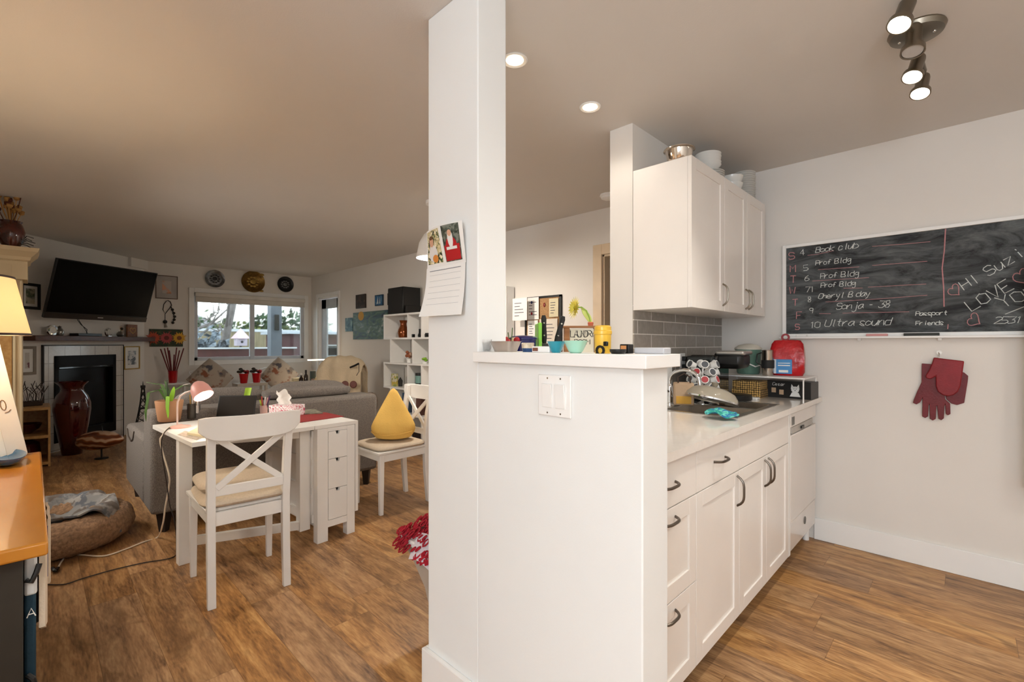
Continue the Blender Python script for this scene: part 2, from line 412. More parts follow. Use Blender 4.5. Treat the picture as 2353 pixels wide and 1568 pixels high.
# west window
wf = struct('window_1', MB().box(XW - .06, WY0, WZ0, XW - .02, WY0 + .05, WZ1).box(XW - .06, WY1 - .05, WZ0, XW - .02, WY1, WZ1).box(XW - .06, WY0, WZ0, XW - .02, WY1, WZ0 + .05).box(XW - .06, WY0, WZ1 - .05, XW - .02, WY1, WZ1).box(XW - .065, 2.50, WZ0, XW - .015, 2.57, WZ1), M('vinyl_window', '#c9ccd2', .4), bevel=.003)
MB().box(XW - .045, WY0 + .04, WZ0 + .04, XW - .04, 2.51, WZ1 - .04).build('window_pane', SMOKEGLASS, wf)
MB().box(XW - .055, 2.56, WZ0 + .04, XW - .05, WY1 - .04, WZ1 - .04).build('window_pane', SMOKEGLASS, wf)
tr = MB(); e = .07
tr.box(XW, WY0 - e, WZ0 - e, XW + .02, WY0, WZ1 + e).box(XW, WY1, WZ0 - e, XW + .02, WY1 + e, WZ1 + e).box(XW, WY0, WZ1, XW + .02, WY1, WZ1 + e).box(XW, WY0, WZ0 - e, XW + .02, WY1, WZ0)
struct('trim_window', tr, TRIM, bevel=.003)
bl = thing('roller_blind', 'pale double roller blind drawn up at the top of the living room window', 'blind', (XW + .02, (WY0 + WY1) / 2, 1.945))
MB().box(0, -.82, .022, .05, .82, .085).build('headrail', M('blind_cream', '#d8d2c8', .6), bl, bevel=.006)
MB().box(.01, -.815, -.045, .03, .815, .022).build('blind_fabric', M('blind_fabric', '#cfc8bd', .8), bl, bevel=.004)
MB().box(.005, -.815, -.062, .035, .815, -.045).build('bottom_rail', M('blind_cream', ''), bl, bevel=.004)
# patio door
pdm = MB(); w = .06
pdm.box(PD0 - w, YN - .02, 0, PD0, YN, PDZ + w).box(PD1, YN - .02, 0, PD1 + w, YN, PDZ + w).box(PD0, YN - .02, PDZ, PD1, YN, PDZ + w)
pdm.box(PD0, YN, 0, PD0 + .03, YN + .1, PDZ).box(PD1 - .03, YN, 0, PD1, YN + .1, PDZ).box(PD0, YN, PDZ - .03, PD1, YN + .1, PDZ)
struct('trim_patio_door', pdm, TRIM, bevel=.003)
pd = struct('door_1', MB().box(PD0 + .04, YN + .04, .01, PD0 + .22, YN + .08, PDZ - .04).box(PD1 - .16, YN + .04, .01, PD1 - .04, YN + .08, PDZ - .04).box(PD0 + .04, YN + .04, .01, PD1 - .04, YN + .08, .25).box(PD0 + .04, YN + .04, PDZ - .2, PD1 - .04, YN + .08, PDZ - .04), M('door_paint', '#b9bfc4', .4), bevel=.003)
MB().box(PD0 + .2, YN + .055, .2, PD1 - .14, YN + .06, PDZ - .18).build('door_glass', SMOKEGLASS, pd)
MB().cyl((PD1 - .1, YN + .04, 1.0), (PD1 - .1, YN - .01, 1.0), .012).cyl((PD1 - .1, YN - .01, 1.0), (PD1 - .21, YN - .01, 1.0), .009).build('door_handle', CHROME, pd)
# hallway door and dark room beyond
hm = MB(); w = .09
TAN = M('door_casing_tan', '#d9c3a4', .5)
hm.box(HD0 - w, YN - .02, 0, HD0, YN, HDZ + w).box(HD1, YN - .02, 0, -1.432, YN, HDZ + w).box(HD0, YN - .02, HDZ, HD1, YN, HDZ + w)
hm.box(HD0, YN, 0, HD0 + .02, YN + .1, HDZ).box(HD1 - .02, YN, 0, HD1, YN + .1, HDZ).box(HD0, YN, HDZ - .02, HD1, YN + .1, HDZ)
struct('trim_hall_door', hm, TAN, bevel=.003)
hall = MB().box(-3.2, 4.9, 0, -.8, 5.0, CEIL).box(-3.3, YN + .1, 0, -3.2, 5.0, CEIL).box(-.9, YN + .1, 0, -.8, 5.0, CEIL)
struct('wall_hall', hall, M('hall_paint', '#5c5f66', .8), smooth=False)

# =================================================================== KITCHEN
XF = -.69   # face of the cabinet fronts
def shaker(mb, y0, z0, y1, z1, x=XF, th=.02, fr=.055, rec=.006):
    """a framed front, face at x looking towards +x"""
    mb.box(x - th, y0, z0, x - rec, y1, z1)
    mb.box(x - rec - .001, y0, z0, x, y0 + fr, z1); mb.box(x - rec - .001, y1 - fr, z0, x, y1, z1)
    mb.box(x - rec - .001, y0 + fr, z0, x, y1 - fr, z0 + fr); mb.box(x - rec - .001, y0 + fr, z1 - fr, x, y1 - fr, z1)
    return mb
def pull(p, horiz, L=.115, out=.028):
    pts = []
    for i in range(13):
        a = i / 12; s_ = (a - .5) * L; d = out * (1 - (2 * a - 1) ** 4)
        pts.append((p[0] + d, p[1] + s_, p[2]) if horiz else (p[0] + d, p[1], p[2] + s_))
    return MB().tube(pts, .0048, 8)
g = .0018
# drawer cabinet next to the half wall
c = thing('base_cabinet', 'white three-drawer base cabinet tucked against the half wall', 'cabinet', (-.98, 1.4, 0))
def rel(mb, root):
    L = root.location
    mb.v = [(a - L.x, b - L.y, cc - L.z) for a, b, cc in mb.v]; return mb
def P(mb, name, mat, root, **k): return rel(mb, root).build(name, mat, root, **k)
P(MB().box(-1.27, 1.157, .1, XF - .021, 1.643, .878), 'body', CAB, c)
P(MB().box(-1.27, 1.157, 0, -.76, 1.643, .1), 'toe_kick', M('toe_kick', '#3a3029', .6), c)
for z0, z1, hz in ((.718, .874, .795), (.411, .714, .68), (.103, .407, .372)):
    d = MB()
    if z0 > .7: d.box(XF - .02, 1.18, z0, XF, 1.644 - g, z1)
    else: shaker(d, 1.18, z0, 1.644 - g, z1)
    dd = P(d, 'drawer', CAB, c, bevel=.0012)
    P(pull((XF, 1.42, hz), True), 'handle', BRONZE, c).parent = dd
c = thing('base_cabinet', 'white base cabinet with one drawer above a single tall door', 'cabinet', (-.98, 1.86, 0))
P(MB().box(-1.27, 1.644, .1, XF - .021, 2.079, .878), 'body', CAB, c)
P(MB().box(-1.27, 1.644, 0, -.76, 2.079, .1), 'toe_kick', M('toe_kick'), c)
dd = P(MB().box(XF - .02, 1.644 + g, .718, XF, 2.08 - g, .874), 'drawer', CAB, c, bevel=.0012)
P(pull((XF, 1.86, .80), True), 'handle', BRONZE, c).parent = dd
dd = P(shaker(MB(), 1.644 + g, .103, 2.08 - g, .714), 'door', CAB, c, bevel=.0012)
P(pull((XF, 2.052, .635), False, .125), 'handle', BRONZE, c).parent = dd
c = thing('base_cabinet', 'white double-door sink base cabinet beside the dishwasher', 'cabinet', (-.98, 2.45, 0))
P(MB().box(-1.27, 2.08, .1, XF - .021, 2.862, .70), 'body', CAB, c)
P(MB().box(-1.27, 2.08, 0, -.76, 2.862, .1), 'toe_kick', M('toe_kick'), c)
P(MB().box(XF - .02, 2.08 + g, .718, XF, 2.835 - g, .874), 'false_front', CAB, c, bevel=.0012)
P(MB().box(XF - .02, 2.839, .1, XF, 2.872, .878), 'filler', WHITE, c)
dd = P(shaker(MB(), 2.08 + g, .103, 2.449 - g, .714), 'door', CAB, c, bevel=.0012); P(pull((XF, 2.42, .635), False, .125), 'handle', BRONZE, c).parent = dd
dd = P(shaker(MB(), 2.449 + g, .103, 2.835 - g, .714), 'door', CAB, c, bevel=.0012); P(pull((XF, 2.478, .635), False, .125), 'handle', BRONZE, c).parent = dd
c = thing('dishwasher', 'white built-in dishwasher at the end of the counter by the right wall', 'dishwasher', (-.98, 3.18, 0))
DW = M('appliance_white', '#e9e2db', .18, var=.01, coat=.4)
P(MB().box(-1.27, 2.88, .1, XF - .03, 3.468, .86), 'body', DW, c)
dd = P(MB().box(XF - .03, 2.882, .27, XF, 3.462, .745), 'door', DW, c, bevel=.004)
P(MB().box(XF - .03, 2.882, .79, XF, 3.462, .866).box(XF - .03, 2.882, .745, XF - .018, 3.462, .79), 'control_panel', DW, c, bevel=.003)
P(MB().box(XF - .02, 2.93, .748, XF - .004, 3.40, .786), 'handle_recess', M('grey_plastic', '#b7b1a9', .4), c, bevel=.003)
P(MB().box(XF - .003, 3.10, .757, XF + .004, 3.16, .772), 'latch', BLACK, c, bevel=.001)
P(MB().box(XF - .001, 2.90, .80, XF + .001, 2.955, .845), 'label_plate', M('label_grey', '#6c6a66', .5), c)
P(MB().box(XF - .03, 2.882, .11, XF - .004, 3.462, .265), 'kick_panel', DW, c, bevel=.003)
P(MB().cyl((XF - .005, 3.2, .2), (XF - .001, 3.2, .2), .022), 'badge', M('label_grey'), c)
P(MB().cyl((-.74, 3.44, 0), (-.74, 3.44, .11), .018), 'foot', WHITE, c)
# worktop with a sink cut-out
SX0, SX1, SY0, SY1 = -1.13, -.755, 2.23, 2.86
wt = MB()
for a in ((-1.283, 1.142, SX0, YN - .001), (SX1, 1.142, -.664, YN - .001), (SX0, 1.142, SX1, SY0), (SX0, SY1, SX1, YN - .001)):
    wt.box(a[0], a[1], .88, a[2], a[3], .91)
wt.build('worktop', QUARTZ, label='cream quartz worktop running from the half wall to the right wall', cat='worktop', smooth=False)
sk = thing('kitchen_sink', 'shallow stainless steel double sink set into the cream worktop', 'sink', ((SX0 + SX1) / 2, (SY0 + SY1) / 2, .9))
s_ = MB()
DS = M('sink_steel', '#8a7f73', .28, 1., var=.08, vs=20)
def basin(y0, y1, dz):
    b = MB(); x0, x1 = SX0 + .02, SX1 - .02; zt, zb = .912, .912 - dz; i = .02
    o = [(x0, y0, zt), (x1, y0, zt), (x1, y1, zt), (x0, y1, zt)]; u = [(x0 + i, y0 + i, zb), (x1 - i, y0 + i, zb), (x1 - i, y1 - i, zb), (x0 + i, y1 - i, zb)]
    oo = [(x0 - .003, y0 - .003, zt), (x1 + .003, y0 - .003, zt), (x1 + .003, y1 + .003, zt), (x0 - .003, y1 + .003, zt)]; uu = [(x0 + i - .003, y0 + i - .003, zb - .003), (x1 - i + .003, y0 + i - .003, zb - .003), (x1 - i + .003, y1 - i + .003, zb - .003), (x0 + i - .003, y1 - i + .003, zb - .003)]
    b.add(o + u + oo + uu, [(0, 4, 5, 1), (1, 5, 6, 2), (2, 6, 7, 3), (3, 7, 4, 0), (4, 7, 6, 5), (9, 13, 12, 8), (10, 14, 13, 9), (11, 15, 14, 10), (8, 12, 15, 11), (13, 14, 15, 12), (0, 1, 9, 8), (1, 2, 10, 9), (2, 3, 11, 10), (3, 0, 8, 11)])
    return b
P(basin(SY0 + .02, 2.56, .17), 'basin', DS, sk, smooth=False); P(basin(2.59, SY1 - .02, .14), 'basin', DS, sk, smooth=False)
rim = MB()
for a in ((SX0 - .012, SY0 - .012, SX0 + .02, SY1 + .012), (SX1 - .02, SY0 - .012, SX1 + .012, SY1 + .012), (SX0 + .02, SY0 - .012, SX1 - .02, SY0 + .02), (SX0 + .02, SY1 - .02, SX1 - .02, SY1 + .012), (SX0 + .02, 2.56, SX1 - .02, 2.59)):
    rim.box(a[0], a[1], .9105, a[2], a[3], .914)
P(rim, 'rim', STEEL, sk)
for y_ in (2.4, 2.71): P(MB().cyl((-.94, y_, .912 - (.17 if y_ < 2.5 else .14)), (-.94, y_, .916 - (.17 if y_ < 2.5 else .14)), .03), 'drain', CHROME, sk)
fc = thing('faucet', 'chrome gooseneck kitchen faucet behind the sink', 'faucet', (-1.2, 2.5, .91))
MB().lathe([(.03, 0), (.03, .01), (.018, .02), (.018, .10), (.012, .11)], 16).build('base', CHROME, fc)
MB().tube([(0, 0, .1)] + [(.085 - .085 * math.cos(a), -.0 , .13 + .065 * math.sin(a)) for a in [i * PI / 10 for i in range(0, 10)]] + [(.17, 0, .11)], .011, 10).build('spout', CHROME, fc)
MB().tube([(0, -.015, .07), (0, -.05, .08), (.0, -.075, .11)], .007, 8).build('lever', CHROME, fc)

# upper cabinet
XU = -.964; UZ0, UZ1 = 1.427, 2.17
c = thing('wall_cabinet', 'white three-door upper cabinet hung above the sink counter', 'cabinet', (-1.13, 2.82, UZ0))
P(MB().box(XB + .009, 2.24, UZ0, XU - .02, 3.392, UZ1), 'body', CAB, c)
for y0, y1, hy in ((2.24, 2.673, 2.645), (2.673, 3.039, 3.012), (3.039, 3.392, 3.066)):
    dd = P(shaker(MB(), y0 + g, UZ0, y1 - g, UZ1, XU), 'door', CAB, c, bevel=.0012)
    P(pull((XU, hy, UZ0 + .09), False, .12), 'handle', NICKEL, c).parent = dd
# things on the upper cabinet
sb = MB().lathe([(.0, .0), (.050, .0), (.055, .005), (.068, .068), (.078, .072), (.078, .076), (.066, .076), (.052, .008), (0, .006)], 32)
o = at(1560, 355, z=UZ1 + .0); 
sb.build('steel_bowl', M('mirror_steel', '#d9cfc4', .1, 1.), label='polished steel bowl on the near corner of the upper cabinet', cat='bowl', loc=(-1.065, 2.325, UZ1))
CHINA = M('white_china', '#e4e2dc', .2, var=.02, coat=.3)
def stack(n, x, y, z, prof, dz, name, label, cat, group, mat=CHINA, nseg=28):
    first = None
    for k in range(n):
        if first is None:
            first = MB().lathe(prof, nseg).build(name, mat, label=label, cat=cat, group=group, loc=(x, y, z))
        else:
            o = first.copy(); COL.objects.link(o); o.location = (x + random.uniform(-.002, .002), y + random.uniform(-.002, .002), z + k * dz)
plateP = lambda r: [(0, .003), (r * .6, .0), (r * .64, .002), (r, .010), (r, .0118), (r * .64, .005), (0, .006)]
bowlP = lambda r, h: [(0, 0), (r * .5, 0), (r * .55, .003), (r * .95, h * .8), (r, h), (r * .97, h), (r * .9, h * .78), (r * .5, .006), (0, .006)]
stack(7, -1.10, 2.80, UZ1, plateP(.088), .0125, 'plate', 'white side plate in the low stack beside the steel bowl', 'plate', 'white plates in the low stack')
stack(5, -1.105, 2.80, UZ1 + .093, bowlP(.073, .04), .0165, 'bowl', 'white rice bowl in the pile set on top of the low plate stack', 'bowl', 'white bowls nested on the plates')
stack(2, -1.06, 3.06, UZ1, bowlP(.065, .075), .045, 'bowl', 'deep white bowl between the two plate stacks', 'bowl', 'deep white bowls on the upper cabinet')
stack(14, -1.055, 3.27, UZ1, plateP(.068), .0142, 'plate', 'white plate in the tall stack at the right end of the cabinet top', 'plate', 'white plates in the tall stack')

# chalkboard
CH0, CH1, CZ0, CZ1 = -.862, .50, 1.312, 1.878
cbd = thing('chalkboard', 'long chalkboard with handwritten weekly list in a white frame', 'chalkboard', ((CH0 + CH1) / 2, YN - .01, CZ0))
def slate():
    m, nt, b = newmat('slate'); N = nt.nodes; L = nt.links
    tc = N.new('ShaderNodeTexCoord'); mp = N.new('ShaderNodeMapping'); mp.inputs['Scale'].default_value = (1.6, 1, 5); mp.inputs['Rotation'].default_value = (0, .35, 0); L.new(tc.outputs['Object'], mp.inputs[0])
    n1 = N.new('ShaderNodeTexNoise'); n1.inputs['Scale'].default_value = 2.4; n1.inputs['Detail'].default_value = 8; n1.inputs['Roughness'].default_value = .7; n1.inputs['Distortion'].default_value = 1.2; L.new(mp.outputs[0], n1.inputs['Vector'])
    r = N.new('ShaderNodeValToRGB'); r.color_ramp.elements[0].position = .38; r.color_ramp.elements[0].color = lin('#1f2124'); r.color_ramp.elements[1].position = .72; r.color_ramp.elements[1].color = lin('#6f7475')
    L.new(n1.outputs['Fac'], r.inputs[0]); L.new(r.outputs[0], b.inputs['Base Color']); b.inputs['Roughness'].default_value = .8
    return m
P(MB().box(CH0, YN - .012, CZ0, CH1, YN - .002, CZ1), 'slate', slate(), cbd, smooth=False)
fr = MB()
for a in ((CH0 - .022, CZ0 - .02, CH0, CZ1 + .02), (CH1, CZ0 - .02, CH1 + .022, CZ1 + .02), (CH0, CZ1, CH1, CZ1 + .02), (CH0, CZ0 - .02, CH1, CZ0)): fr.box(a[0], YN - .022, a[1], a[2], YN - .001, a[3])
P(fr, 'frame', TRIM, cbd, bevel=.002)
P(MB().box(CH0 - .03, YN - .07, CZ0 - .032, CH1 + .03, YN - .001, CZ0 - .02), 'chalk_tray', TRIM, cbd, bevel=.002)
for px in (1976, 2160): P(MB().box(at(px, 780, y=YN).x - .008, YN - .03, CZ0 - .045, at(px, 780, y=YN).x + .008, YN - .001, CZ0 - .032), 'tray_bracket', TRIM, cbd)
YC = YN - .0125
def B(px, py):
    q = at(px, py, y=YC); return q
DUX = Vector((1, 0, 0)); DVZ = Vector((0, 0, 1))
def line(mb, pts, r=.002, name='chalk_line'):
    P(MB().tube([B(*p) for p in pts], r, 4), name, CHALKW if mb is wmb else CHALKP, cbd, smooth=False)
wmb, pmb = MB(), MB()
def word(text, o_, du, dv, size, r, white=True, **k):
    m_ = MB(); write(m_, text, o_, du, dv, size, r, **k); P(m_, 'chalk_word', CHALKW if white else CHALKP, cbd, smooth=False)
cr6 = lambda X, Y: (1780 + X / 4.106, 480 + Y / 4.106)
for ch, (X, Y), sz in (('S', (135, 480), .045), ('M', (145, 600), .045), ('T', (150, 700), .045), ('W', (140, 805), .045), ('T', (170, 915), .042), ('F', (205, 1040), .045), ('S', (195, 1140), .035)):
    word(ch, B(*cr6(X, Y)), DUX, DVZ, sz, .0027, False)
for tx, (X, Y), sz, sl in (('4', (240, 440), .034, 0), ('Book club', (385, 415), .033, .2), ('5', (272, 585), .034, 0), ('Prof Bldg', (385, 535), .028, .1), ('6', (285, 680), .032, 0), ('Prof Bldg', (430, 660), .030, .1),
        ('71', (290, 790), .034, 0), ('Prof Bldg', (435, 745), .027, .1), ('8', (310, 880), .03, 0), ('Cheryl B day', (410, 850), .030, .25), ('Sonja - 38', (580, 950), .036, .2), ('9', (330, 985), .03, 0), ('10', (330, 1125), .036, .1), ('Ultra sound', (470, 1110), .040, .25),
        ('Passport', (1330, 1010), .022, .1), ('Friends', (1330, 1100), .022, .1), ('2531', (2065, 1085), .032, .3)):
    word(tx, B(*cr6(X, Y)), DUX, DVZ, sz * 1.06, .0018, slant=sl, adv=.72)
t1 = Vector((math.cos(.62), 0, math.sin(.62))); t2 = Vector((-math.sin(.5), 0, math.cos(.5)))
word('HI Suzie', B(*cr6(1790, 770)), t1, t2, .05, .0019, adv=.85)
word('LOVE', B(*cr6(1860, 970)), t1, t2, .058, .0022, adv=.85)
word('YOU', B(*cr6(2150, 930)), Vector((math.cos(.35), 0, math.sin(.35))), t2, .058, .0022, adv=.9)
line(wmb, [cr6(2175, 995), cr6(2353, 925), cr6(2500, 870)], .002)
for pts in (((310, 440), (400, 430), (560, 395)), ((920, 355), (1200, 335), (1470, 310)), ((410, 575), (800, 548)), ((920, 535), (1440, 495)), ((355, 682), (890, 650)), ((650, 750), (830, 748)), ((880, 740), (1430, 710)), ((480, 880), (1000, 850), (1440, 815)), ((420, 990), (530, 990)), ((640, 985), (1270, 972))):
    line(pmb, [cr6(*p) for p in pts], .0014)
line(pmb, [cr6(1612, 190), cr6(1600, 400), cr6(1580, 560), cr6(1595, 760), cr6(1598, 925)], .0028)
line(pmb, [cr6(1637, 1090), cr6(1633, 1135)], .002)
def heart(cx_, cy_, s, a=0.):
    pts = []
    for i in range(21):
        t = 2 * PI * i / 20; x = 16 * math.sin(t) ** 3 / 16; y = (13 * math.cos(t) - 5 * math.cos(2 * t) - 2 * math.cos(3 * t) - math.cos(4 * t)) / 16
        x, y = rot2(x, y, a); pts.append(cr6(cx_ + x * s, cy_ - y * s))
    line(pmb, pts, .002, 'chalk_heart')
heart(1695, 770, 60, .8); heart(1880, 1050, 65, 1.0); heart(2330, 640, 80, .6)

zt = CZ0 - .02
def lay(px, w_, d_, h_, name, mat, label, cat, bev=.003):
    q = at(px, 770, y=YN - .045); return MB().box(-w_ / 2, -d_ / 2, 0, w_ / 2, d_ / 2, h_).build(name, mat, label=label, cat=cat, loc=(q.x, YN - .045, zt), bevel=bev)
lay(1842, .06, .022, .014, 'chalk_stick', PAPER, 'stub of white chalk at the left end of the chalkboard tray', 'chalk')
lay(2015, .10, .024, .014, 'chalk_stick', M('pink_chalk', '#d59a97', .9), 'long pink chalk lying mid tray under the chalkboard', 'chalk')
lay(2117, .15, .03, .016, 'chalkboard_eraser', M('eraser_grey', '#3b3d3b', .8), 'thin dark eraser with a pale edge on the chalkboard tray', 'eraser')

# red oven gloves on a hook
hk = at(2158, 815, y=YN)
MB().tube([(0, 0, .01), (0, -.02, .01), (0, -.03, 0), (0, -.032, -.02), (0, -.022, -.03)], .003, 8).cyl((0, 0, .01), (0, -.004, .01), .012).build('wall_hook', CHROME, label='small chrome hook above the red oven gloves', cat='hook', loc=(hk.x, YN, hk.z))
def onwall(poly, d0, d1, crop=(2060, 780, 7.126)):
    """outline given in photo crop pixels; turned into real size on the north wall"""
    mb = MB(); pts = []
    for X, Y in poly:
        q = at(crop[0] + X / crop[2], crop[1] + Y / crop[2], y=YN); pts.append((q.x, q.z))
    ar = sum(pts[i][0] * pts[(i + 1) % len(pts)][1] - pts[(i + 1) % len(pts)][0] * pts[i][1] for i in range(len(pts)))
    if ar < 0: pts.reverse()
    mb.prism(pts, lambda u, v, w: Vector((u, YN - d0 - w, v)), d1 - d0)
    return mb
REDG = M('red_silicone', '#86131d', .5, var=.1, vs=14, bump=.1, bs=120)
REDG2 = M('red_silicone_dark', '#680c15', .45, var=.1, vs=14, bump=.1, bs=120)
gl = [(418, 395), (560, 405), (700, 420), (760, 700), (800, 980), (880, 1050), (885, 1220), (840, 1240), (810, 1215), (800, 1060), (785, 1090), (778, 1290), (735, 1320), (690, 1295), (670, 1080), (655, 1090), (645, 1300), (595, 1325), (550, 1295), (545, 1060), (530, 1080), (520, 1260), (470, 1285), (425, 1255), (430, 960), (390, 1030), (330, 1062), (275, 1035), (290, 980), (340, 860), (415, 700)]
onwall(gl, .012, .022).build('oven_glove', REDG2, label='five-fingered red silicone glove hanging fingers down behind the mitt', cat='glove', bevel=.003)
mt = [(615, 295), (850, 325), (1110, 355), (1085, 540), (1050, 760), (1010, 850), (940, 905), (850, 925), (760, 905), (680, 850), (650, 760), (650, 600), (560, 650), (490, 630), (480, 590), (540, 500), (590, 380)]
onwall(mt, .026, .042).build('oven_mitt', REDG, label='bright red silicone mitt hanging in front of the finger glove', cat='mitt', bevel=.005)
bm = [(1040, 520), (1110, 545), (1175, 600), (1165, 700), (1140, 850), (1110, 1040), (990, 1075), (900, 1050), (820, 980), (760, 800), (900, 600)]
onwall(bm, .002, .010).build('oven_glove', REDG2, label='rearmost dark red glove sticking out right of the mitt', cat='glove', bevel=.002)

# narrow white cabinet at the right border of the photograph
c = thing('wall_cabinet', 'narrow white wall cabinet whose edge shows at the right border over the baseboard', 'cabinet', (.40, YN, .54))
MB().box(-.19, -.14, 0, .2, -.0, 1.12).build('body', WHITE, c, bevel=.002)
MB().box(-.19, -.158, 0, .2, -.142, 1.12).build('door', WHITE, c, bevel=.002)

# ------------------------------------------------ counter things
ZC = .91
# riser shelf
rs = thing('shelf_riser', 'white wire counter riser standing in front of the right wall', 'shelf', (-.9, 3.21, ZC))
MB().box(-.24, -.16, .135, .24, .16, .141).build('shelf_top', WHITE, rs, bevel=.001)
for sx in (-.23, .23):
    MB().tube([(sx, -.15, 0), (sx, -.15, .125), (sx, -.14, .135), (sx, .14, .135), (sx, .15, .125), (sx, .15, 0)], .004, 6).build('leg_frame', WHITE, rs)
ZR = ZC + .142
# boxes under the riser
pb = thing('snack_box', 'black pet food box with white dog drawings under the riser', 'box', (-.80, 3.30, ZC), math.radians(-6))
MB().box(-.13, -.03, 0, .13, .10, .105).build('carton', M('box_black', '#1f1e1d', .4), pb, bevel=.002)
yy = -.0325
dog = MB()
for cx_ in (.045,):
    dog.prism([(cx_ + .022 * math.cos(a), .055 + .020 * math.sin(a)) for a in [i * PI / 8 for i in range(16)]], lambda u, v, w: Vector((u, yy + w, v)), .002)
    dog.prism([(cx_ - .024, .058), (cx_ - .006, .068), (cx_ - .020, .088)], lambda u, v, w: Vector((u, yy + w, v)), .002)
    dog.prism([(cx_ + .006, .068), (cx_ + .024, .058), (cx_ + .020, .088)], lambda u, v, w: Vector((u, yy + w, v)), .002)
    dog.prism([(cx_ - .03, .012), (cx_ + .03, .012), (cx_ + .018, .038), (cx_ - .018, .038)], lambda u, v, w: Vector((u, yy + w, v)), .002)
dog.build('dog_print', PAPER, pb)
MB().box(.037, yy - .001, .058, .041, yy + .001, .062).box(.049, yy - .001, .058, .053, yy + .001, .062).box(.042, yy - .001, .048, .048, yy + .001, .052).build('dog_face', BLACK, pb)
lt = MB(); write(lt, 'Cesar', (-.085, yy, .075), DUX, DVZ, .018, .0012, .2); lt.build('lettering', PAPER, pb)
MB().box(-.09, yy - .001, .03, -.065, yy + .002, .06).box(-.045, yy - .001, .02, -.02, yy + .002, .05).build('food_print', M('tan_print', '#c7a98a', .5), pb)
gb = thing('snack_box', 'brown and gold honeycomb patterned box stack under the riser', 'box', (-1.00, 3.22, ZC))
def gold():
    m, nt, b = newmat('gold_pattern'); N = nt.nodes; L = nt.links
    tc = N.new('ShaderNodeTexCoord'); v = N.new('ShaderNodeTexVoronoi'); v.inputs['Scale'].default_value = 75; v.inputs['Randomness'].default_value = .15
    L.new(tc.outputs['Object'], v.inputs['Vector']); r = N.new('ShaderNodeValToRGB'); r.color_ramp.elements[0].position = .3; r.color_ramp.elements[0].color = lin('#e2b76a'); r.color_ramp.elements[1].position = .55; r.color_ramp.elements[1].color = lin('#3a2416')
    L.new(v.outputs['Distance'], r.inputs[0]); L.new(r.outputs[0], b.inputs['Base Color']); b.inputs['Roughness'].default_value = .35; return m
GOLD = gold()
for k in range(2): MB().box(-.085 + .005 * k, -.09, .053 * k, .085 - .004 * k, .08, .052 + .053 * k).build('box', GOLD, gb, bevel=.002)
MB().box(-.05, -.03, 0, .05, .03, .012).build('saucer_dish', PAPER, label='small flat white dish in front of the honeycomb boxes', cat='dish', loc=(-.955, 3.06, ZC), bevel=.004)
# on the riser: green bucket, travel mug, red coffee bag
kb = thing('ice_bucket', 'sage green lidded bucket with white bail handle on the riser', 'bucket', (-1.03, 3.27, ZR))
MB().lathe([(0, 0), (.062, 0), (.068, .01), (.078, .15), (.078, .158), (.07, .158), (0, .15)], 28).build('bucket_body', M('sage_green', '#5f7f70', .4), kb)
MB().lathe([(.08, .158), (.082, .166), (.06, .185), (.02, .195), (0, .196)], 28).build('lid', M('cream_lid', '#d8d4c6', .4), kb)
MB().tube([(.0, -.08, .11), (.03, -.095, .07), (.065, -.07, .05), (.085, -.02, .06), (.08, .02, .1)], .004, 8).build('bail_handle', PAPER, kb)
tm = thing('travel_mug', 'stainless travel mug with a black grip on the riser', 'mug', (-.885, 3.17, ZR))
MB().lathe([(0, 0), (.03, 0), (.032, .008), (.033, .15), (.034, .155), (.03, .158), (0, .158)], 24).build('mug_body', M('mug_steel', '#b8aea2', .22, 1.), tm)
MB().lathe([(.0345, .045), (.036, .05), (.036, .09), (.0345, .095)], 24).build('grip', BLACKM, tm)
MB().tube([(-.035, 0, .14), (-.06, 0, .13), (-.065, 0, .08), (-.035, 0, .06)], .004, 6).build('handle', BLACK, tm)
cbg = thing('coffee_bag', 'glossy red coffee bag with a blue label, clipped shut, on the riser', 'bag', (-.80, 3.26, ZR), math.radians(8))
def bagf(q):
    k = 1 - .22 * max(0, q.z) ** 2; return Vector((max(-.88, min(.88, q.x * 1.25)) * k, max(-.85, min(.85, q.y * 1.2)) * (k - .25 * max(0, q.z)), max(-.9, min(.93, q.z * 1.15))))
MB().ball((0, 0, .108), (.105, .06, .12), 24, 14, fn=bagf).build('bag_body', M('red_foil', '#b51a20', .25, var=.2, vs=20, bump=.35, bs=25), cbg)
MB().box(-.055, -.056, .012, .03, -.050, .10).build('label_panel', M('label_blue', '#3c86c0', .4), cbg, bevel=.002)
MB().box(-.085, -.0555, .012, -.052, -.0485, .10).build('side_panel', M('label_pale', '#cfd6dc', .4), cbg, bevel=.002)
MB().box(-.045, -.058, .06, .02, -.055, .066).box(-.045, -.058, .075, .02, -.055, .079).box(-.04, -.058, .02, .01, -.055, .035).build('label_print', PAPER, cbg)
MB().lathe([(.012, -.003), (.024, -.003), (.024, .003), (.012, .003)], 16, mtx=Matrix.Rotation(PI / 2, 4, 'X'), c=(-.01, 0, .235)).build('clip', M('clip_red', '#8f0f18', .4), cbg)
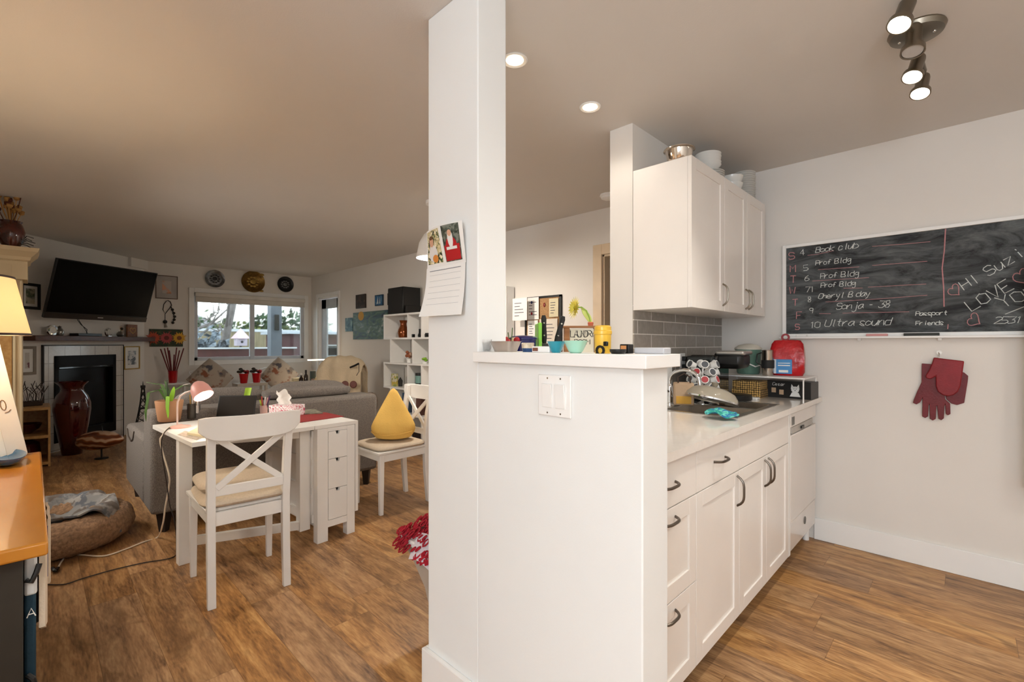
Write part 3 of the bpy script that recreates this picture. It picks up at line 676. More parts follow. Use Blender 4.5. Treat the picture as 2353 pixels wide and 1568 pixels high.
# coffee maker
km = thing('coffee_maker', 'black single-serve coffee maker with silver lid trim beside the riser', 'coffee maker', (-1.10, 2.92, ZC), math.radians(4))
MB().box(-.13, -.11, 0, .04, .12, .27).build('housing', BLACKG, km, bevel=.015)
MB().box(.0, -.09, .19, .17, .10, .29).build('brew_head', BLACK, km, bevel=.03)
MB().box(.02, -.095, .272, .178, .105, .296).build('head_trim', M('silver_trim', '#c9c7c3', .3, .8), km, bevel=.01)
MB().lathe([(0, 0), (.085, 0), (.09, .008), (.09, .03), (.08, .036), (0, .036)], 28, c=(.10, .03, 0)).build('drip_tray', BLACK, km)
MB().box(-.125, -.17, .0, .03, -.112, .265).build('water_tank', M('smoke_plastic', '#3a3f3f', .1, trans=.5), km, bevel=.01)
# pod carousel
pc = thing('pod_carousel', 'chrome carousel rack full of white coffee pods behind the sink', 'pod rack', (-1.08, 2.66, ZC))
MB().lathe([(0, 0), (.09, 0), (.09, .006), (.01, .012), (.006, .02), (.006, .23), (.0, .24)], 24).build('stand', CHROME, pc)
pods = []
K = 0
for lv in range(5):
    z = .045 + lv * .042
    for k in range(6):
        a = k * PI / 3 + (lv % 2) * PI / 6
        dx, dy = math.cos(a), math.sin(a)
        mt_ = Matrix.Translation((dx * .052, dy * .052, z)) @ Matrix.Rotation(a, 4, 'Z') @ Matrix.Rotation(PI / 2 - .35, 4, 'Y')
        pod = MB().lathe([(0, 0), (.016, 0), (.019, .03), (.0225, .031), (.0225, .034), (.0, .034)], 16, mtx=mt_).build('coffee_pod', PAPER, pc)
        MB().lathe([(.0, .0345), (.018, .0345), (.018, .0352), (0, .0352)], 16, mtx=mt_).build('pod_foil', M('foil_red', '#b8454a', .4) if K % 5 == 2 else M('foil_grey', '#55595e', .4), pc).parent = pod
        K += 1
# outlet, cutting board, paper bag, glass lid, cloth
ol = thing('wall_outlet', 'white double outlet on the grey tiles behind the sink', 'outlet', (XB + .008, 2.84, 1.13))
MB().box(0, -.035, -.058, .005, .035, .058).build('cover_plate', WHITE, ol, bevel=.002)
for z in (-.025, .025): MB().box(.005, -.016, z - .014, .03, .016, z + .014).build('plug', BLACK, ol, bevel=.003)
MB().box(-.012, -.14, 0, .012, .14, .26).build('cutting_board', WHITE, label='white cutting board standing against the tiles behind the faucet', cat='cutting board', loc=(XB + .03, 2.50, ZC), bevel=.01)
bg = thing('paper_bag', 'small kraft paper bag with dark handles beside the faucet', 'bag', (-1.085, 2.42, ZC + .012), math.radians(30))
MB().box(-.05, -.035, 0, .05, .035, .12).build('bag_body', M('kraft', '#b49a7e', .8, var=.1, bump=.3, bs=20), bg, bevel=.008)
MB().tube([(-.03, -.037, .12), (-.03, -.037, .15), (0, -.037, .17), (.03, -.037, .15), (.03, -.037, .12)], .004, 6).build('handle', M('dark_brown', '#33221a', .7), bg)
MB().box(-.04, -.039, .01, .035, -.035, .05).build('tea_label', M('ochre', '#c99a3e', .7), bg, bevel=.001)
gd = thing('pan_cover', 'large domed glass pan lid drying over the sink', 'lid', (-.965, 2.48, .925), 0)
gm = Matrix.Rotation(math.radians(-14), 4, 'X') @ Matrix.Rotation(math.radians(6), 4, 'Y')
MB().lathe([(.135, 0), (.13, .02), (.11, .045), (.07, .062), (.0, .07), (.0, .067), (.068, .059), (.107, .042), (.127, .018), (.132, 0)], 32, mtx=gm, c=(0, 0, .03)).build('dome', M('fog_glass', '#cfc6b4', .12, trans=.55, ior=1.3), gd)
MB().lathe([(.131, -.004), (.138, -.004), (.138, .004), (.131, .004)], 32, mtx=gm, c=(0, 0, .03)).build('rim', CHROME, gd)
MB().lathe([(0, 0), (.012, 0), (.018, .02), (.0, .024)], 16, mtx=gm @ Matrix.Translation((0, 0, .1)), c=(0, 0, .0)).build('knob', M('smoke_knob', '#8a8170', .3), gd)
random.seed(3)
MB().sheet(lambda u, v: (-.06 + .12 * u + .01 * math.sin(9 * v), -.07 + .14 * v + .012 * math.sin(8 * u), .012 + .012 * math.sin(7 * u + 5 * v) * math.cos(6 * v) - .03 * max(0, u - .75)), 16, 16, .006).build('dish_cloth', spots('cloth_teal', '#1f8f86', ['#63c4b4', '#2a6fa0'], 40, .9), label='crumpled teal dish cloth draped over the sink edge', cat='cloth', loc=(-.80, 2.18, ZC + .014), rz=.4)
MB().lathe(bowlP(.055, .045), 24).build('sink_bowl', GLASS, label='small clear glass bowl lying in the far sink basin', cat='bowl', loc=(-.94, 2.73, .777))

# ------------------------------------------------ things on the half-wall ledge
ZL = 1.223
def lp(px, y=1.085):
    q = at(px, 812, y=y); return (q.x, y, ZL)
MB().lathe([(0, 0), (.018, 0), (.022, .004), (.027, .04), (.026, .04), (.02, .006), (0, .004)], 24).build('drinking_glass', GLASS, label='short clear glass at the pillar end of the ledge', cat='glass', loc=lp(1112, 1.05))
MB().lathe([(.0, 0), (.02, 0), (.024, .01), (.026, .045), (.018, .055), (.016, .055), (.023, .044), (.02, .012), (0, .004)], 24).build('glass_jar', GLASS, label='clear round glass jar behind the steel loaf tin', cat='jar', loc=lp(1138, 1.125))
tin = MB(); w0, w1, dd0, dd1, hh = .036, .048, .022, .03, .034
def ring(w, d, z, n=6):
    pts = []
    for (sx, sy, a0) in ((1, 1, 0), (-1, 1, PI / 2), (-1, -1, PI), (1, -1, 1.5 * PI)):
        for i in range(n): a = a0 + PI / 2 * i / (n - 1); r = .012; pts.append((sx * (w - r) + r * math.cos(a), sy * (d - r) + r * math.sin(a), z))
    return pts
R_ = [ring(w0, dd0, 0), ring(w1, dd1, hh), ring(w1 + .003, dd1 + .003, hh), ring(w1 - .001, dd1 - .001, hh - .001), ring(w0 - .001, dd0 - .001, .002)]
n_ = len(R_[0]); V_ = [p for r in R_ for p in r]; F_ = [tuple(reversed(range(n_))), tuple(range(4 * n_, 5 * n_))]
for i in range(4):
    for j in range(n_): F_.append((i * n_ + j, i * n_ + (j + 1) % n_, (i + 1) * n_ + (j + 1) % n_, (i + 1) * n_ + j))
tin.add(V_, F_); tin.build('loaf_tin', M('tin_grey', '#b9aea4', .3, .6), label='small grey metal loaf tin on the ledge next to the pillar', cat='baking tin', loc=lp(1162, 1.07), bevel=.001)
bn = thing('storage_tin', 'squat metal tin with cream top half and blue base on the ledge', 'tin', lp(1213, 1.08))
MB().lathe([(0, 0), (.016, 0), (.019, .012)], 24).build('base', M('navy', '#20406b', .3), bn)
MB().lathe([(.019, .012), (.020, .027), (.018, .029), (.0, .028)], 24).build('upper', M('oat_enamel', '#c9b9a2', .35, var=.2, vs=60), bn)
ks = thing('kitchen_scale', 'white kitchen timer block with a small red display on the ledge', 'timer', lp(1248, 1.06))
MB().box(-.034, -.012, 0, .034, .014, .018).build('body', WHITE, ks, bevel=.002)
MB().box(-.030, -.0135, .004, -.010, -.0118, .014).build('display', M('display_brown', '#7a4a3c', .3), ks)
MB().lathe([(0, 0), (.012, 0), (.016, .006), (.027, .033), (.0262, .033), (.015, .008), (0, .005)], 28).build('pinch_bowl', M('teal_glaze', '#1c8fa3', .15, coat=.5), label='tiny teal blue bowl on the ledge', cat='bowl', loc=lp(1278, 1.06))
MB().lathe([(0, 0), (.014, 0), (.02, .005), (.0335, .0345), (.0325, .0345), (.019, .008), (0, .005)], 28).build('pinch_bowl', M('mint_glaze', '#a9dcc6', .2, coat=.5), label='tiny pale mint bowl on the ledge beside the teal bowl', cat='bowl', loc=lp(1323, 1.05))
yj = thing('drink_dispenser', 'bright yellow barrel-shaped pot with a black tap on the ledge', 'dispenser', lp(1385, 1.07))
MB().lathe([(0, 0), (.020, 0), (.0215, .004), (.0225, .05), (.0245, .052), (.0245, .06), (.0225, .062), (.0225, .071), (.018, .075), (0, .075)], 28).build('barrel', M('sun_yellow', '#e8b83c', .35, coat=.2), yj)
MB().lathe([(.008, -.001), (.014, -.001), (.014, .003), (.008, .003)], 12, mtx=Matrix.Rotation(PI / 2, 4, 'X'), c=(.008, -.0235, .008)).build('tap', BLACK, yj)
MB().box(.014, -.02, .02, .026, -.012, .032).build('tap_lever', BLACK, yj, bevel=.002)
MB().lathe([(0, 0), (.016, 0), (.021, .006), (.021, .012), (.018, .012), (.0, .005)], 24).build('ash_dish', BLACK, label='small round black dish right of the yellow pot', cat='dish', loc=lp(1420, 1.05))
cd = thing('candle_box', 'little black box with an orange window at the right of the ledge', 'box', lp(1440, 1.10))
MB().box(-.014, -.012, 0, .014, .012, .025).build('box', BLACK, cd, bevel=.002)
MB().box(-.01, -.0135, .009, .006, -.0118, .021).build('window', M('orange_glow', '#c98a55', .5), cd)
MB().box(-.042, -.02, 0, .042, .02, .016).build('soap_tray', M('pale_grey', '#bcbcc0', .4), label='flat pale grey tray at the kitchen end of the ledge', cat='tray', loc=(-.585, 1.12, ZL), bevel=.003)
# ------------------------------------------------ things on the side half wall behind
ZS = 1.205; XS = -1.36
def sp(px, x=XS):
    q = at(px, 800, x=x); return (x, q.y, ZS)
pt = thing('enamel_pot', 'dark cobalt blue enamel pot behind the loaf tin', 'pot', sp(1202, -1.37))
MB().lathe([(0, 0), (.05, 0), (.055, .008), (.057, .06), (.061, .062), (.061, .066), (.054, .066), (.052, .01), (0, .008)], 28).build('pot_body', M('cobalt', '#15195e', .12, coat=.6), pt)
MB().lathe([(.061, .066), (.062, .069), (.05, .076), (.0, .08)], 28).build('lid', M('cobalt'), pt)
for sg in (-1, 1): MB().tube([(0, sg * .055, .05), (0, sg * .075, .052), (.0, sg * .075, .062), (0, sg * .055, .062)], .005, 6).build('handle', M('cobalt'), pt)
fg = thing('potted_flower', 'small arrangement of red and cream blooms beside the pillar', 'plant', sp(1173, -1.36))
MB().lathe([(0, 0), (.025, 0), (.032, .03), (0, .028)], 16).build('pot', M('cobalt'), fg)
random.seed(5)
for k in range(7): MB().ball((random.uniform(-.025, .025), random.uniform(-.03, .03), .04 + random.uniform(0, .02)), .014, 10, 6).build('bloom', RED if k % 3 else M('bloom_cream', '#e3c9a0', .7), fg)
MB().tube([(0, 0, .03), (.005, .004, .08), (.0, .012, .11)], .002, 5).tube([(0, 0, .03), (.0, -.01, .07), (.004, -.018, .09)], .002, 5).build('stem', GREEN, fg)
MB().box(-.06, -.008, 0, .06, .008, .135).build('cutting_board', M('bright_green', '#86cf48', .4), label='bright green board standing on edge behind the timer block', cat='cutting board', loc=sp(1237, -1.37), rz=.75 + PI / 2 + .1, bevel=.004)
kh = thing('knife_block', 'dark knife block holding two black-handled knives', 'knife block', sp(1262, -1.335), .75)
MB().box(-.045, -.03, 0, .045, .03, .045).build('block', DARKWOOD, kh, bevel=.004)
def knife(y, tilt, w=.013):
    h = MB(); a = Vector((y, 0, .045)); d = Vector((math.sin(tilt), 0, math.cos(tilt)))
    h.tube([a, a + d * .03, a + d * .075, a + d * .11, a + d * .125], [w * .75, w, w * .85, w * .95, w * .6], 10)
    o = h.build('knife_handle', BLACKM, kh)
    for k in (.035, .09): MB().ball(a + d * k + Vector((0, -.95 * w, 0)), .0045, 8, 6).build('rivet', CHROME, kh).parent = o
knife(-.022, -.02); knife(.03, .27)
ls = thing('laundry_sign', 'wooden framed sign hand lettered LAUNDRY ROOM behind the bowls', 'sign', sp(1336, -1.35), .78)
wood_r = wood('rustic_wood', '#a8764c', '#7f5332', .7)
MB().box(-.085, -.02, 0, -.06, .02, .12).build('frame_post', wood_r, ls, bevel=.002); MB().box(.06, -.02, 0, .088, .02, .12).build('frame_post', wood_r, ls, bevel=.002)
MB().box(-.095, -.025, .12, .098, .025, .13).build('top_board', wood_r, ls, bevel=.002)
MB().box(-.058, -.014, .0, .058, -.004, .115).build('sign_board', M('parchment', '#d9d2bd', .8), ls)
lw = MB(); write(lw, 'LAUNDRY', (-.055, -.0145, .076), DUX, DVZ, .031, .0017, jit=.015, adv=.52); write(lw, 'ROOM', (-.036, -.0145, .040), DUX, DVZ, .024, .0017, jit=.015, adv=.8); lw.build('lettering', BLACKM, ls, smooth=False)
# gerbera leaning over
fl = thing('gerbera_daisy', 'yellow gerbera with curved stem in a terracotta bud pot on the sign', 'flower', at(1357, 733, t=2.34))
fl.location = (-1.35, at(1357, 733, x=-1.35).y, ZS + .13)
MB().lathe([(0, 0), (.012, 0), (.015, .018), (.01, .022), (.008, .022), (0, .004)], 14).build('bud_pot', M('coral_clay', '#c9694a', .7), fl)
st = [Vector(p) for p in ((0, 0, .01), (-.004, -.004, .045), (-.014, -.014, .078), (-.032, -.032, .096), (-.055, -.055, .092))]
MB().tube(st, .0035, 8).build('stem', M('stem_green', '#8fae4a', .5), fl)
lf = MB(); lf.sheet(lambda u, v: (.0 - .03 * u + (v - .5) * .012, -.0 - .035 * u + (v - .5) * .04 * math.sin(PI * min(u + .1, 1)), .02 + .10 * u - .03 * u * u), 10, 4, .002); lf.build('leaf', M('pale_leaf', '#b9c766', .5), fl)
hm_ = Matrix.Translation(st[-1]) @ Vector((-.45, -.88, .12)).to_track_quat('Z', 'Y').to_matrix().to_4x4()
pe = MB()
for rr, nn, tl in ((.062, 18, .1), (.05, 16, .3), (.032, 12, .6)):
    for k in range(nn):
        a = 2 * PI * k / nn + rr * 30
        mtp = hm_ @ Matrix.Rotation(a, 4, 'Z')
        pts = [mtp @ Vector(p) for p in ((.006, -.003, 0), (rr * .6, -.006, rr * tl * .6), (rr, 0, rr * tl), (rr * .6, .006, rr * tl * .6), (.006, .003, 0), (rr * .5, 0, rr * tl * .5 - .002))]
        pe.add(pts, [(0, 1, 5), (1, 2, 5), (2, 3, 5), (3, 4, 5), (0, 5, 4), (1, 0, 4, 3), (3, 2, 1)])
pe.build('petals', M('petal_yellow', '#ecdf5e', .5, var=.15, vs=30), fl, smooth=False)
MB().ball(hm_ @ Vector((0, 0, .002)), .007, 10, 6).build('flower_centre', M('centre_green', '#a8a33a', .8), fl)

# switch plate
sw = thing('light_switch', 'white double rocker switch plate on the half wall below the ledge', 'light switch', (-.8175, 1.01, 1.105))
MB().box(-.058, -.007, -.0575, .058, 0, .0575).build('cover_plate', WHITE, sw, bevel=.003)
for x in (-.023, .023):
    m_ = Matrix.Translation((x, -.007, 0)) @ Matrix.Rotation(math.radians(4), 4, 'X')
    MB().box(-.0165, -.005, -.033, .0165, .001, .033, m_).build('rocker', WHITE, sw, bevel=.001)
for x in (-.023, .023):
    for z in (-.048, .048): MB().cyl((x, -.0075, z), (x, -.0068, z), .0025, n=10).build('screw', NICKEL, sw)

# calendar on the pillar
ca = thing('wall_calendar', 'opened paper calendar with two photos pinned to the pillar', 'calendar', (-1.29, 1.01, 1.5))
def calf(u, v):      # u across, v up (0 bottom..1 top)
    x = -.118 + .216 * u; z = -.155 + .175 * v
    return (x - .0 * (1 - v), -.006 - .035 * (1 - v) ** 2 * (1 - .5 * u) - .004, z - .0 * u)
MB().sheet(calf, 10, 12, .0012).build('lower_page', PAPER, ca)
def calt(u, v): return (-.118 + .216 * u, -.006 - .02 * math.sin(PI * u) * v - .004 * v - .015 * u * v, .02 + .135 * v)
MB().sheet(calt, 10, 8, .0012).build('upper_page', PAPER, ca)
def patch(fn, u0, v0, u1, v1, off=.0012):
    return MB().sheet(lambda u, v: Vector(fn(u0 + (u1 - u0) * u, v0 + (v1 - v0) * v)) + Vector((0, -off, 0)), 6, 4, .0006)
patch(calt, .04, .1, .46, .95).build('photo', spots('photo_tree', '#cfc08f', ['#3f5a34', '#efe6c8', '#26331f'], 60, .5, .52), ca)
patch(calt, .54, .08, .93, .97).build('photo', spots('photo_red_bg', '#4a5348', ['#2e3a30', '#7a8076'], 70, .5, .52), ca)
def blob(fn, cu, cv, ru, rv, off, n=14):
    mb = MB(); c0 = Vector(fn(cu, cv)) + Vector((0, -off, 0)); vs = [c0]
    for i in range(n): a = 2 * PI * i / n; vs.append(Vector(fn(cu + ru * math.cos(a), cv + rv * math.sin(a))) + Vector((0, -off, 0)))
    return mb.add(vs, [(0, i + 1, (i + 1) % n + 1) for i in range(n)])
SKIN = M('print_skin', '#d9a98c', .6); PRED = M('print_red', '#b3141d', .6); PWH = M('print_white', '#e6e3de', .6)
patch(calt, .56, .1, .91, .48, .0022).build('print_coat', PRED, ca); blob(calt, .73, .45, .13, .22, .0028).build('print_figure', PRED, ca)
blob(calt, .73, .62, .06, .22, .0034).build('print_beard', PWH, ca); blob(calt, .73, .76, .045, .08, .004).build('print_face', SKIN, ca)
patch(calt, .62, .36, .86, .43, .0045).build('print_cuffs', PWH, ca)
blob(calt, .22, .36, .13, .22, .0022).build('print_shirt', PWH, ca); blob(calt, .2, .66, .07, .13, .003).build('print_face', SKIN, ca); blob(calt, .2, .76, .07, .05, .0036).build('print_hair', M('print_hair', '#6b4a30', .7), ca)
blob(calt, .28, .22, .08, .1, .0036).build('print_toy', M('print_orange', '#d98a3c', .6), ca)
ln = MB()
for z in (.93,): ln.tube([Vector(calf(u, z)) + Vector((0, -.0015, 0)) for u in (.1, .3, .6, .9)], .0012, 4)
for z in (.84, .72, .6, .48, .36, .24): ln.tube([Vector(calf(u, z)) + Vector((0, -.001, 0)) for u in (.1, .3, .6, .9)], .0003, 4)
ln.build('ruled_lines', M('ink_grey', '#8a8d96', .8), ca)
MB().ball((.0, -.03, .15), .006, 10, 6).build('push_pin', RED, ca)

# =================================================================== ceiling lights
def lamp(kind, name, loc, energy, color=(1, .85, .68), size=.1, rot=None, spot=None, blend=.5):
    l = bpy.data.lights.new(name, kind); l.energy = energy; l.color = color
    if kind == 'AREA': l.size = size
    elif kind == 'SUN': l.angle = size
    else: l.shadow_soft_size = size
    if kind == 'SPOT': l.spot_size = spot or 2.2; l.spot_blend = blend
    o = bpy.data.objects.new(name, l); COL.objects.link(o); o.location = loc
    if rot is not None: o.rotation_euler = rot
    return o
WARM = (1, .80, .60); WARMER = (1, .66, .36)
for (px, py), lb in (((1183, 137), 'round recessed ceiling downlight right beside the pillar'), ((1356, 245), 'round recessed ceiling downlight nearer the upper cabinet')):
    q = at(px, py, z=CEIL)
    d = thing('downlight', lb, 'light', (q.x, q.y, CEIL))
    MB().lathe([(.037, 0), (.052, 0), (.054, -.004), (.048, -.008), (.037, -.004)], 32).build('trim_ring', WHITE, d)
    MB().lathe([(0, -.002), (.036, -.002), (.036, -.0015), (0, -.0015)], 24).build('lens', WARMBULB, d)
    lamp('SPOT', 'downlight_lamp', (q.x, q.y, CEIL - .015), 11 if px < 1300 else 6.5, (1, .90, .78), .04, (0, 0, 0), 2.5, .6)
sd = thing('smoke_detector', 'white round smoke detector on the ceiling beyond the kitchen wall', 'smoke detector', (-2.05, 3.2, CEIL))
MB().lathe([(.065, 0), (.068, -.012), (.058, -.018), (.056, -.03), (.03, -.042), (0, -.044)], 24).build('housing', WHITE, sd)
# track light
tl = thing('spotlight_bar', 'brushed nickel ceiling fixture with round canopy and adjustable spot heads', 'light', (-.135, 2.36, CEIL))
cp = at(2106, 68, z=CEIL); tl.location = (cp.x, cp.y, CEIL)
MB().lathe([(.0, 0), (.085, 0), (.087, -.006), (.08, -.022), (.03, -.03), (0, -.031)], 32).build('canopy', NICKEL, tl)
for dx in (-.05, .05): MB().ball((dx, .0, -.027), .006, 8, 6).build('cap_screw', CHROME, tl)
def pt3(px, py, t): return at(px, py, t=t) - Vector(tl.location)
tb = 1.66
bar_pts = [pt3(2080, -60, 1.62), pt3(2092, 40, 1.68), pt3(2105, 95, 1.76), pt3(2125, 165, 1.9), pt3(2122, 180, 1.93)]
for p in bar_pts: p.z = max(min(p.z, -.045), -.075)
MB().tube(bar_pts, .007, 8).build('curved_bar', NICKEL, tl)
def head(px0, py0, px1, py1, t, r, lit, en=0):
    a = pt3(px0, py0, t); b = pt3(px1, py1, t - .02); d = (b - a).normalized()
    q = d.to_track_quat('Z', 'Y').to_matrix().to_4x4(); L = (b - a).length
    h = MB().lathe([(0, -.004), (r * .62, 0), (r * .68, .01), (r * .68, L * .68), (r, L * .84), (r * 1.02, L), (r * .9, L), (r * .86, L * .88), (0, L * .86)], 24, mtx=q, c=a).build('spot_head', NICKEL, tl)
    MB().lathe([(0, L * .95), (r * .86, L * .95), (r * .86, L * .965), (0, L * .965)], 24, mtx=q, c=a).build('bulb', COOLBULB if lit else M('unlit_bulb', '#b9b4ae', .15), tl).parent = h
    if lit:
        w = Vector(tl.location) + b + d * .02
        lamp('SPOT', 'spot_lamp', w, en, (1, .93, .84), .025, d.to_track_quat('-Z', 'Y').to_euler(), 1.9, .7)
head(2088, 2, 2066, 58, 1.62, .036, True, 16)
head(2102, 62, 2097, 120, 1.72, .036, False)
head(2112, 132, 2096, 178, 1.84, .034, True, 18)
head(2122, 176, 2114, 216, 1.94, .034, True, 18)
# pendant over the table
pn = thing('pendant_lamp', 'white dome pendant lamp hanging from the ceiling left of the pillar', 'light', (at(998, 460, t=3.9).x, at(998, 460, t=3.9).y, CEIL))
MB().lathe([(.0, 0), (.07, 0), (.07, -.028), (.0, -.03)], 24).build('canopy', WHITE, pn)
MB().cyl((0, 0, -.03), (0, 0, -.24), .004, n=8).build('cord', WHITE, pn)
MB().lathe([(.02, -.22), (.035, -.24), (.085, -.28), (.125, -.35), (.15, -.475), (.147, -.475), (.12, -.352), (.08, -.286), (.03, -.25)], 32).build('dome_shade', WHITE, pn)
MB().ball((0, 0, -.40), .04, 14, 8).build('bulb', WARMBULB, pn)
lamp('POINT', 'pendant_glow', Vector(pn.location) + Vector((0, 0, -.47)), 46, (1, .9, .78), .05)


# =================================================================== DINING / DESK CORNER
def slat_chair_x(name, label, loc, rz, cushions, extra=None):
    """cross-back dining chair; local +x is the front"""
    c = thing(name, label, 'chair', loc, rz, None)
    Wf, Wr, D = .185, .165, .21
    def rear(sy):
        mb = MB(); P_ = [(-D - .02, sy * Wr, 0), (-D, sy * Wr, .25), (-D + .005, sy * Wr, .45), (-D - .015, sy * (Wr + .003), .70), (-D - .05, sy * (Wr + .006), .895)]
        for a, b in zip(P_, P_[1:]): pass
        vs = []; ws = [.030, .040, .044, .038, .034]; n = len(P_)
        for p, w in zip(P_, ws):
            for (dx, dy) in ((-1, -1), (1, -1), (1, 1), (-1, 1)): vs.append((p[0] + dx * w * .5, p[1] + dy * .018, p[2]))
        fs = [(3, 2, 1, 0), tuple(4 * (n - 1) + k for k in range(4))]
        for i in range(n - 1):
            for k in range(4): fs.append((4 * i + k, 4 * i + (k + 1) % 4, 4 * i + 4 + (k + 1) % 4, 4 * i + 4 + k))
        return mb.add(vs, fs)
    for sy in (-1, 1):
        rear(sy).build('leg', WHITE, c, bevel=.003)
        fl_ = MB(); a = .019; b_ = .014; x, y = D - .015, sy * Wf
        fl_.add([(x - b_, y - b_, 0), (x + b_, y - b_, 0), (x + b_, y + b_, 0), (x - b_, y + b_, 0), (x - a, y - a, .44), (x + a, y - a, .44), (x + a, y + a, .44), (x - a, y + a, .44)], [(3, 2, 1, 0), (4, 5, 6, 7), (0, 1, 5, 4), (1, 2, 6, 5), (2, 3, 7, 6), (3, 0, 4, 7)])
        fl_.build('leg', WHITE, c, bevel=.003)
    ap = MB().box(-D - .0, -Wr + .018, .375, -D + .022, Wr - .018, .44).box(D - .03, -Wf + .018, .385, D - .01, Wf - .018, .44)
    for sy in (-1, 1): ap.bar((-D + .02, sy * Wr, .41), (D - .03, sy * Wf, .41), .02, .055)
    ap.build('seat_frame', WHITE, c, bevel=.002)
    MB().prism([(-D + .02, -Wr - .02), (D + .02, -Wf - .03), (D + .02, Wf + .03), (-D + .02, Wr + .02)], lambda u, v, w: Vector((u, v, .44 + w)), .018).build('seat', WHITE, c, bevel=.004)
    def trail(t):   # curved top rail
        y = -.222 + .444 * t; x = -D - .045 - .035 * (1 - (2 * t - 1) ** 2)
        return x, y
    mb = MB(); NN = 16; vs = []
    for i in range(NN + 1):
        t = i / NN; x, y = trail(t); e = (abs(2 * t - 1)) ** 6; zt = .905 + .008 * (2 * t - 1) ** 2 - .012 * e; zb = .79 + .05 * e
        for dx, z in ((-.010, zb), (.010, zb), (.006, zt), (-.014, zt)): vs.append((x + dx, y, z))
    fs = [(0, 1, 2, 3), tuple(4 * NN + k for k in (3, 2, 1, 0))]
    for i in range(NN):
        for k in range(4): fs.append((4 * i + k, 4 * i + 4 + k, 4 * i + 4 + (k + 1) % 4, 4 * i + (k + 1) % 4))
    mb.add(vs, fs).build('top_rail', WHITE, c, bevel=.003)
    MB().bar((-D - .012, -Wr + .01, .545), (-D - .012, Wr - .01, .545), .018, .045).build('lower_rail', WHITE, c, bevel=.002)
    for s_ in (-1, 1):
        MB().bar((-D - .012 + .004 * s_, -s_ * (Wr - .02), .56), (-D - .035 + .004 * s_, s_ * (Wr - .02), .80), .014, .030).build('cross_brace', WHITE, c, bevel=.002)
    def cush(z, dx, dy, r, h, w=.20, d_=.2):
        def fn(q):
            e = .34; sg = lambda t: math.copysign(abs(t) ** e, t)
            return Vector((sg(q.x), sg(q.y), q.z))
        return MB().ball((dx, dy, z), (d_, w, h), 28, 10, fn=fn).build('seat_cushion', BEIGE, c)
    for cc in cushions: cush(*cc)
    return c
u_ = Vector((.085, .996)); slat_chair_x('dining_chair', 'white cross-back chair with two stacked beige cushions drawn up to the desk', (-2.765, .77, 0), math.radians(175.5), [(.478, -.0, 0, 0, .024, .205, .225), (.53, .06, .012, 0, .03, .185, .17)])
slat_chair_x('dining_chair', 'white cross-back chair carrying a yellow drop-shaped cushion beside the pillar', (-3.235, 1.965, 0), math.radians(-91), [(.474, .01, 0, 0, .026, .205, .215)])

# gateleg table with drawers
ZT = .74
t0 = Vector((-2.85, .57)); t1_ = Vector((-2.905, 1.50)); t2_ = Vector((-3.66, .525)); 
ta = math.radians(3.4)
tb_ = thing('gateleg_table', 'white gateleg table with a column of small drawers and one leaf raised', 'table', (t0.x, t0.y, 0), ta)
# local: +y along the front edge, -x towards the sofa
TD = .80
MB().box(-TD, 0, ZT - .025, 0, .645, ZT).build('leaf', WHITE, tb_, bevel=.002)
MB().box(-TD, .649, ZT - .025, 0, .93, ZT).build('table_top', WHITE, tb_, bevel=.002)
MB().box(-TD, .934, .13, -.02, .956, ZT - .006).build('folded_leaf', WHITE, tb_, bevel=.002)
# drawer column
bd = MB().box(-TD + .03, .668, .10, -.012, .69, ZT - .026).box(-TD + .03, .896, .10, -.012, .918, ZT - .026).box(-TD + .03, .668, .10, -.03, .918, .12)
bd.build('case', WHITE, tb_, bevel=.001)
for a in ((-.03, .69, ZT - .05, -.004, .896, ZT - .026), (-.03, .69, .085, -.004, .896, .128), (-TD + .03, .69, .128, -TD + .05, .896, ZT - .05)): MB().box(*a).build('case_rail', WHITE, tb_, bevel=.001)
for (y0, y1) in ((.665, .735), (.865, .921)):
    MB().box(-.055, y0, 0, -.002, y1, ZT - .026).build('leg', WHITE, tb_, bevel=.002)
    MB().box(-TD + .01, y0, 0, -TD + .06, y1, ZT - .026).build('leg', WHITE, tb_, bevel=.002)
zs = [.13, .325, .515, .69]
for i in range(3):
    y0, y1 = .737, .863
    d = MB(); n0 = (y0 + y1) / 2; za, zb = zs[i] + .0015, zs[i + 1] - .0015
    pl_ = [(y0, za), (y1, za), (y1, zb), (n0 + .014, zb), (n0 + .009, zb - .02), (n0 - .009, zb - .02), (n0 - .014, zb), (y0, zb)]
    d.prism(pl_, lambda u, v, w: Vector((-.022 + w, u, v)), .022)
    dd = d.build('drawer', WHITE, tb_, bevel=.0008)
    MB().box(-.026, n0 - .013, zb - .02, -.0225, n0 + .013, zb).build('finger_notch', BLACKM, tb_).parent = dd
# side panelling inside the gate
pn_ = MB()
for z0, z1 in ((.12, .17), (.30, .34), (.48, .52), (.66, .70)): pn_.box(-TD + .06, .655, z0, -.055, .668, z1)
for x0 in (-TD + .06, -.12, -.45): pn_.box(x0, .655, .12, x0 + .06, .668, .70)
pn_.build('side_frame', WHITE, tb_, bevel=.001)
# gate under the leaf
gt = MB()
gx = -.36
gt.box(-.10 - .03, .59, .08, -.075, .655, ZT - .03).build('gate_post', WHITE, tb_, bevel=.002)
MB().box(-.37, .02, 0, -.315, .085, ZT - .026).build('leg', WHITE, tb_, bevel=.002)
MB().bar((-.34, .085, ZT - .055), (-.10, .60, ZT - .055), .03, .05).build('gate_rail', WHITE, tb_, bevel=.001)
MB().bar((-.34, .085, .115), (-.10, .60, .115), .03, .05).build('gate_rail', WHITE, tb_, bevel=.001)

def on_t(px, py): q = at(px, py, z=ZT); return (q.x, q.y, ZT + .0005)
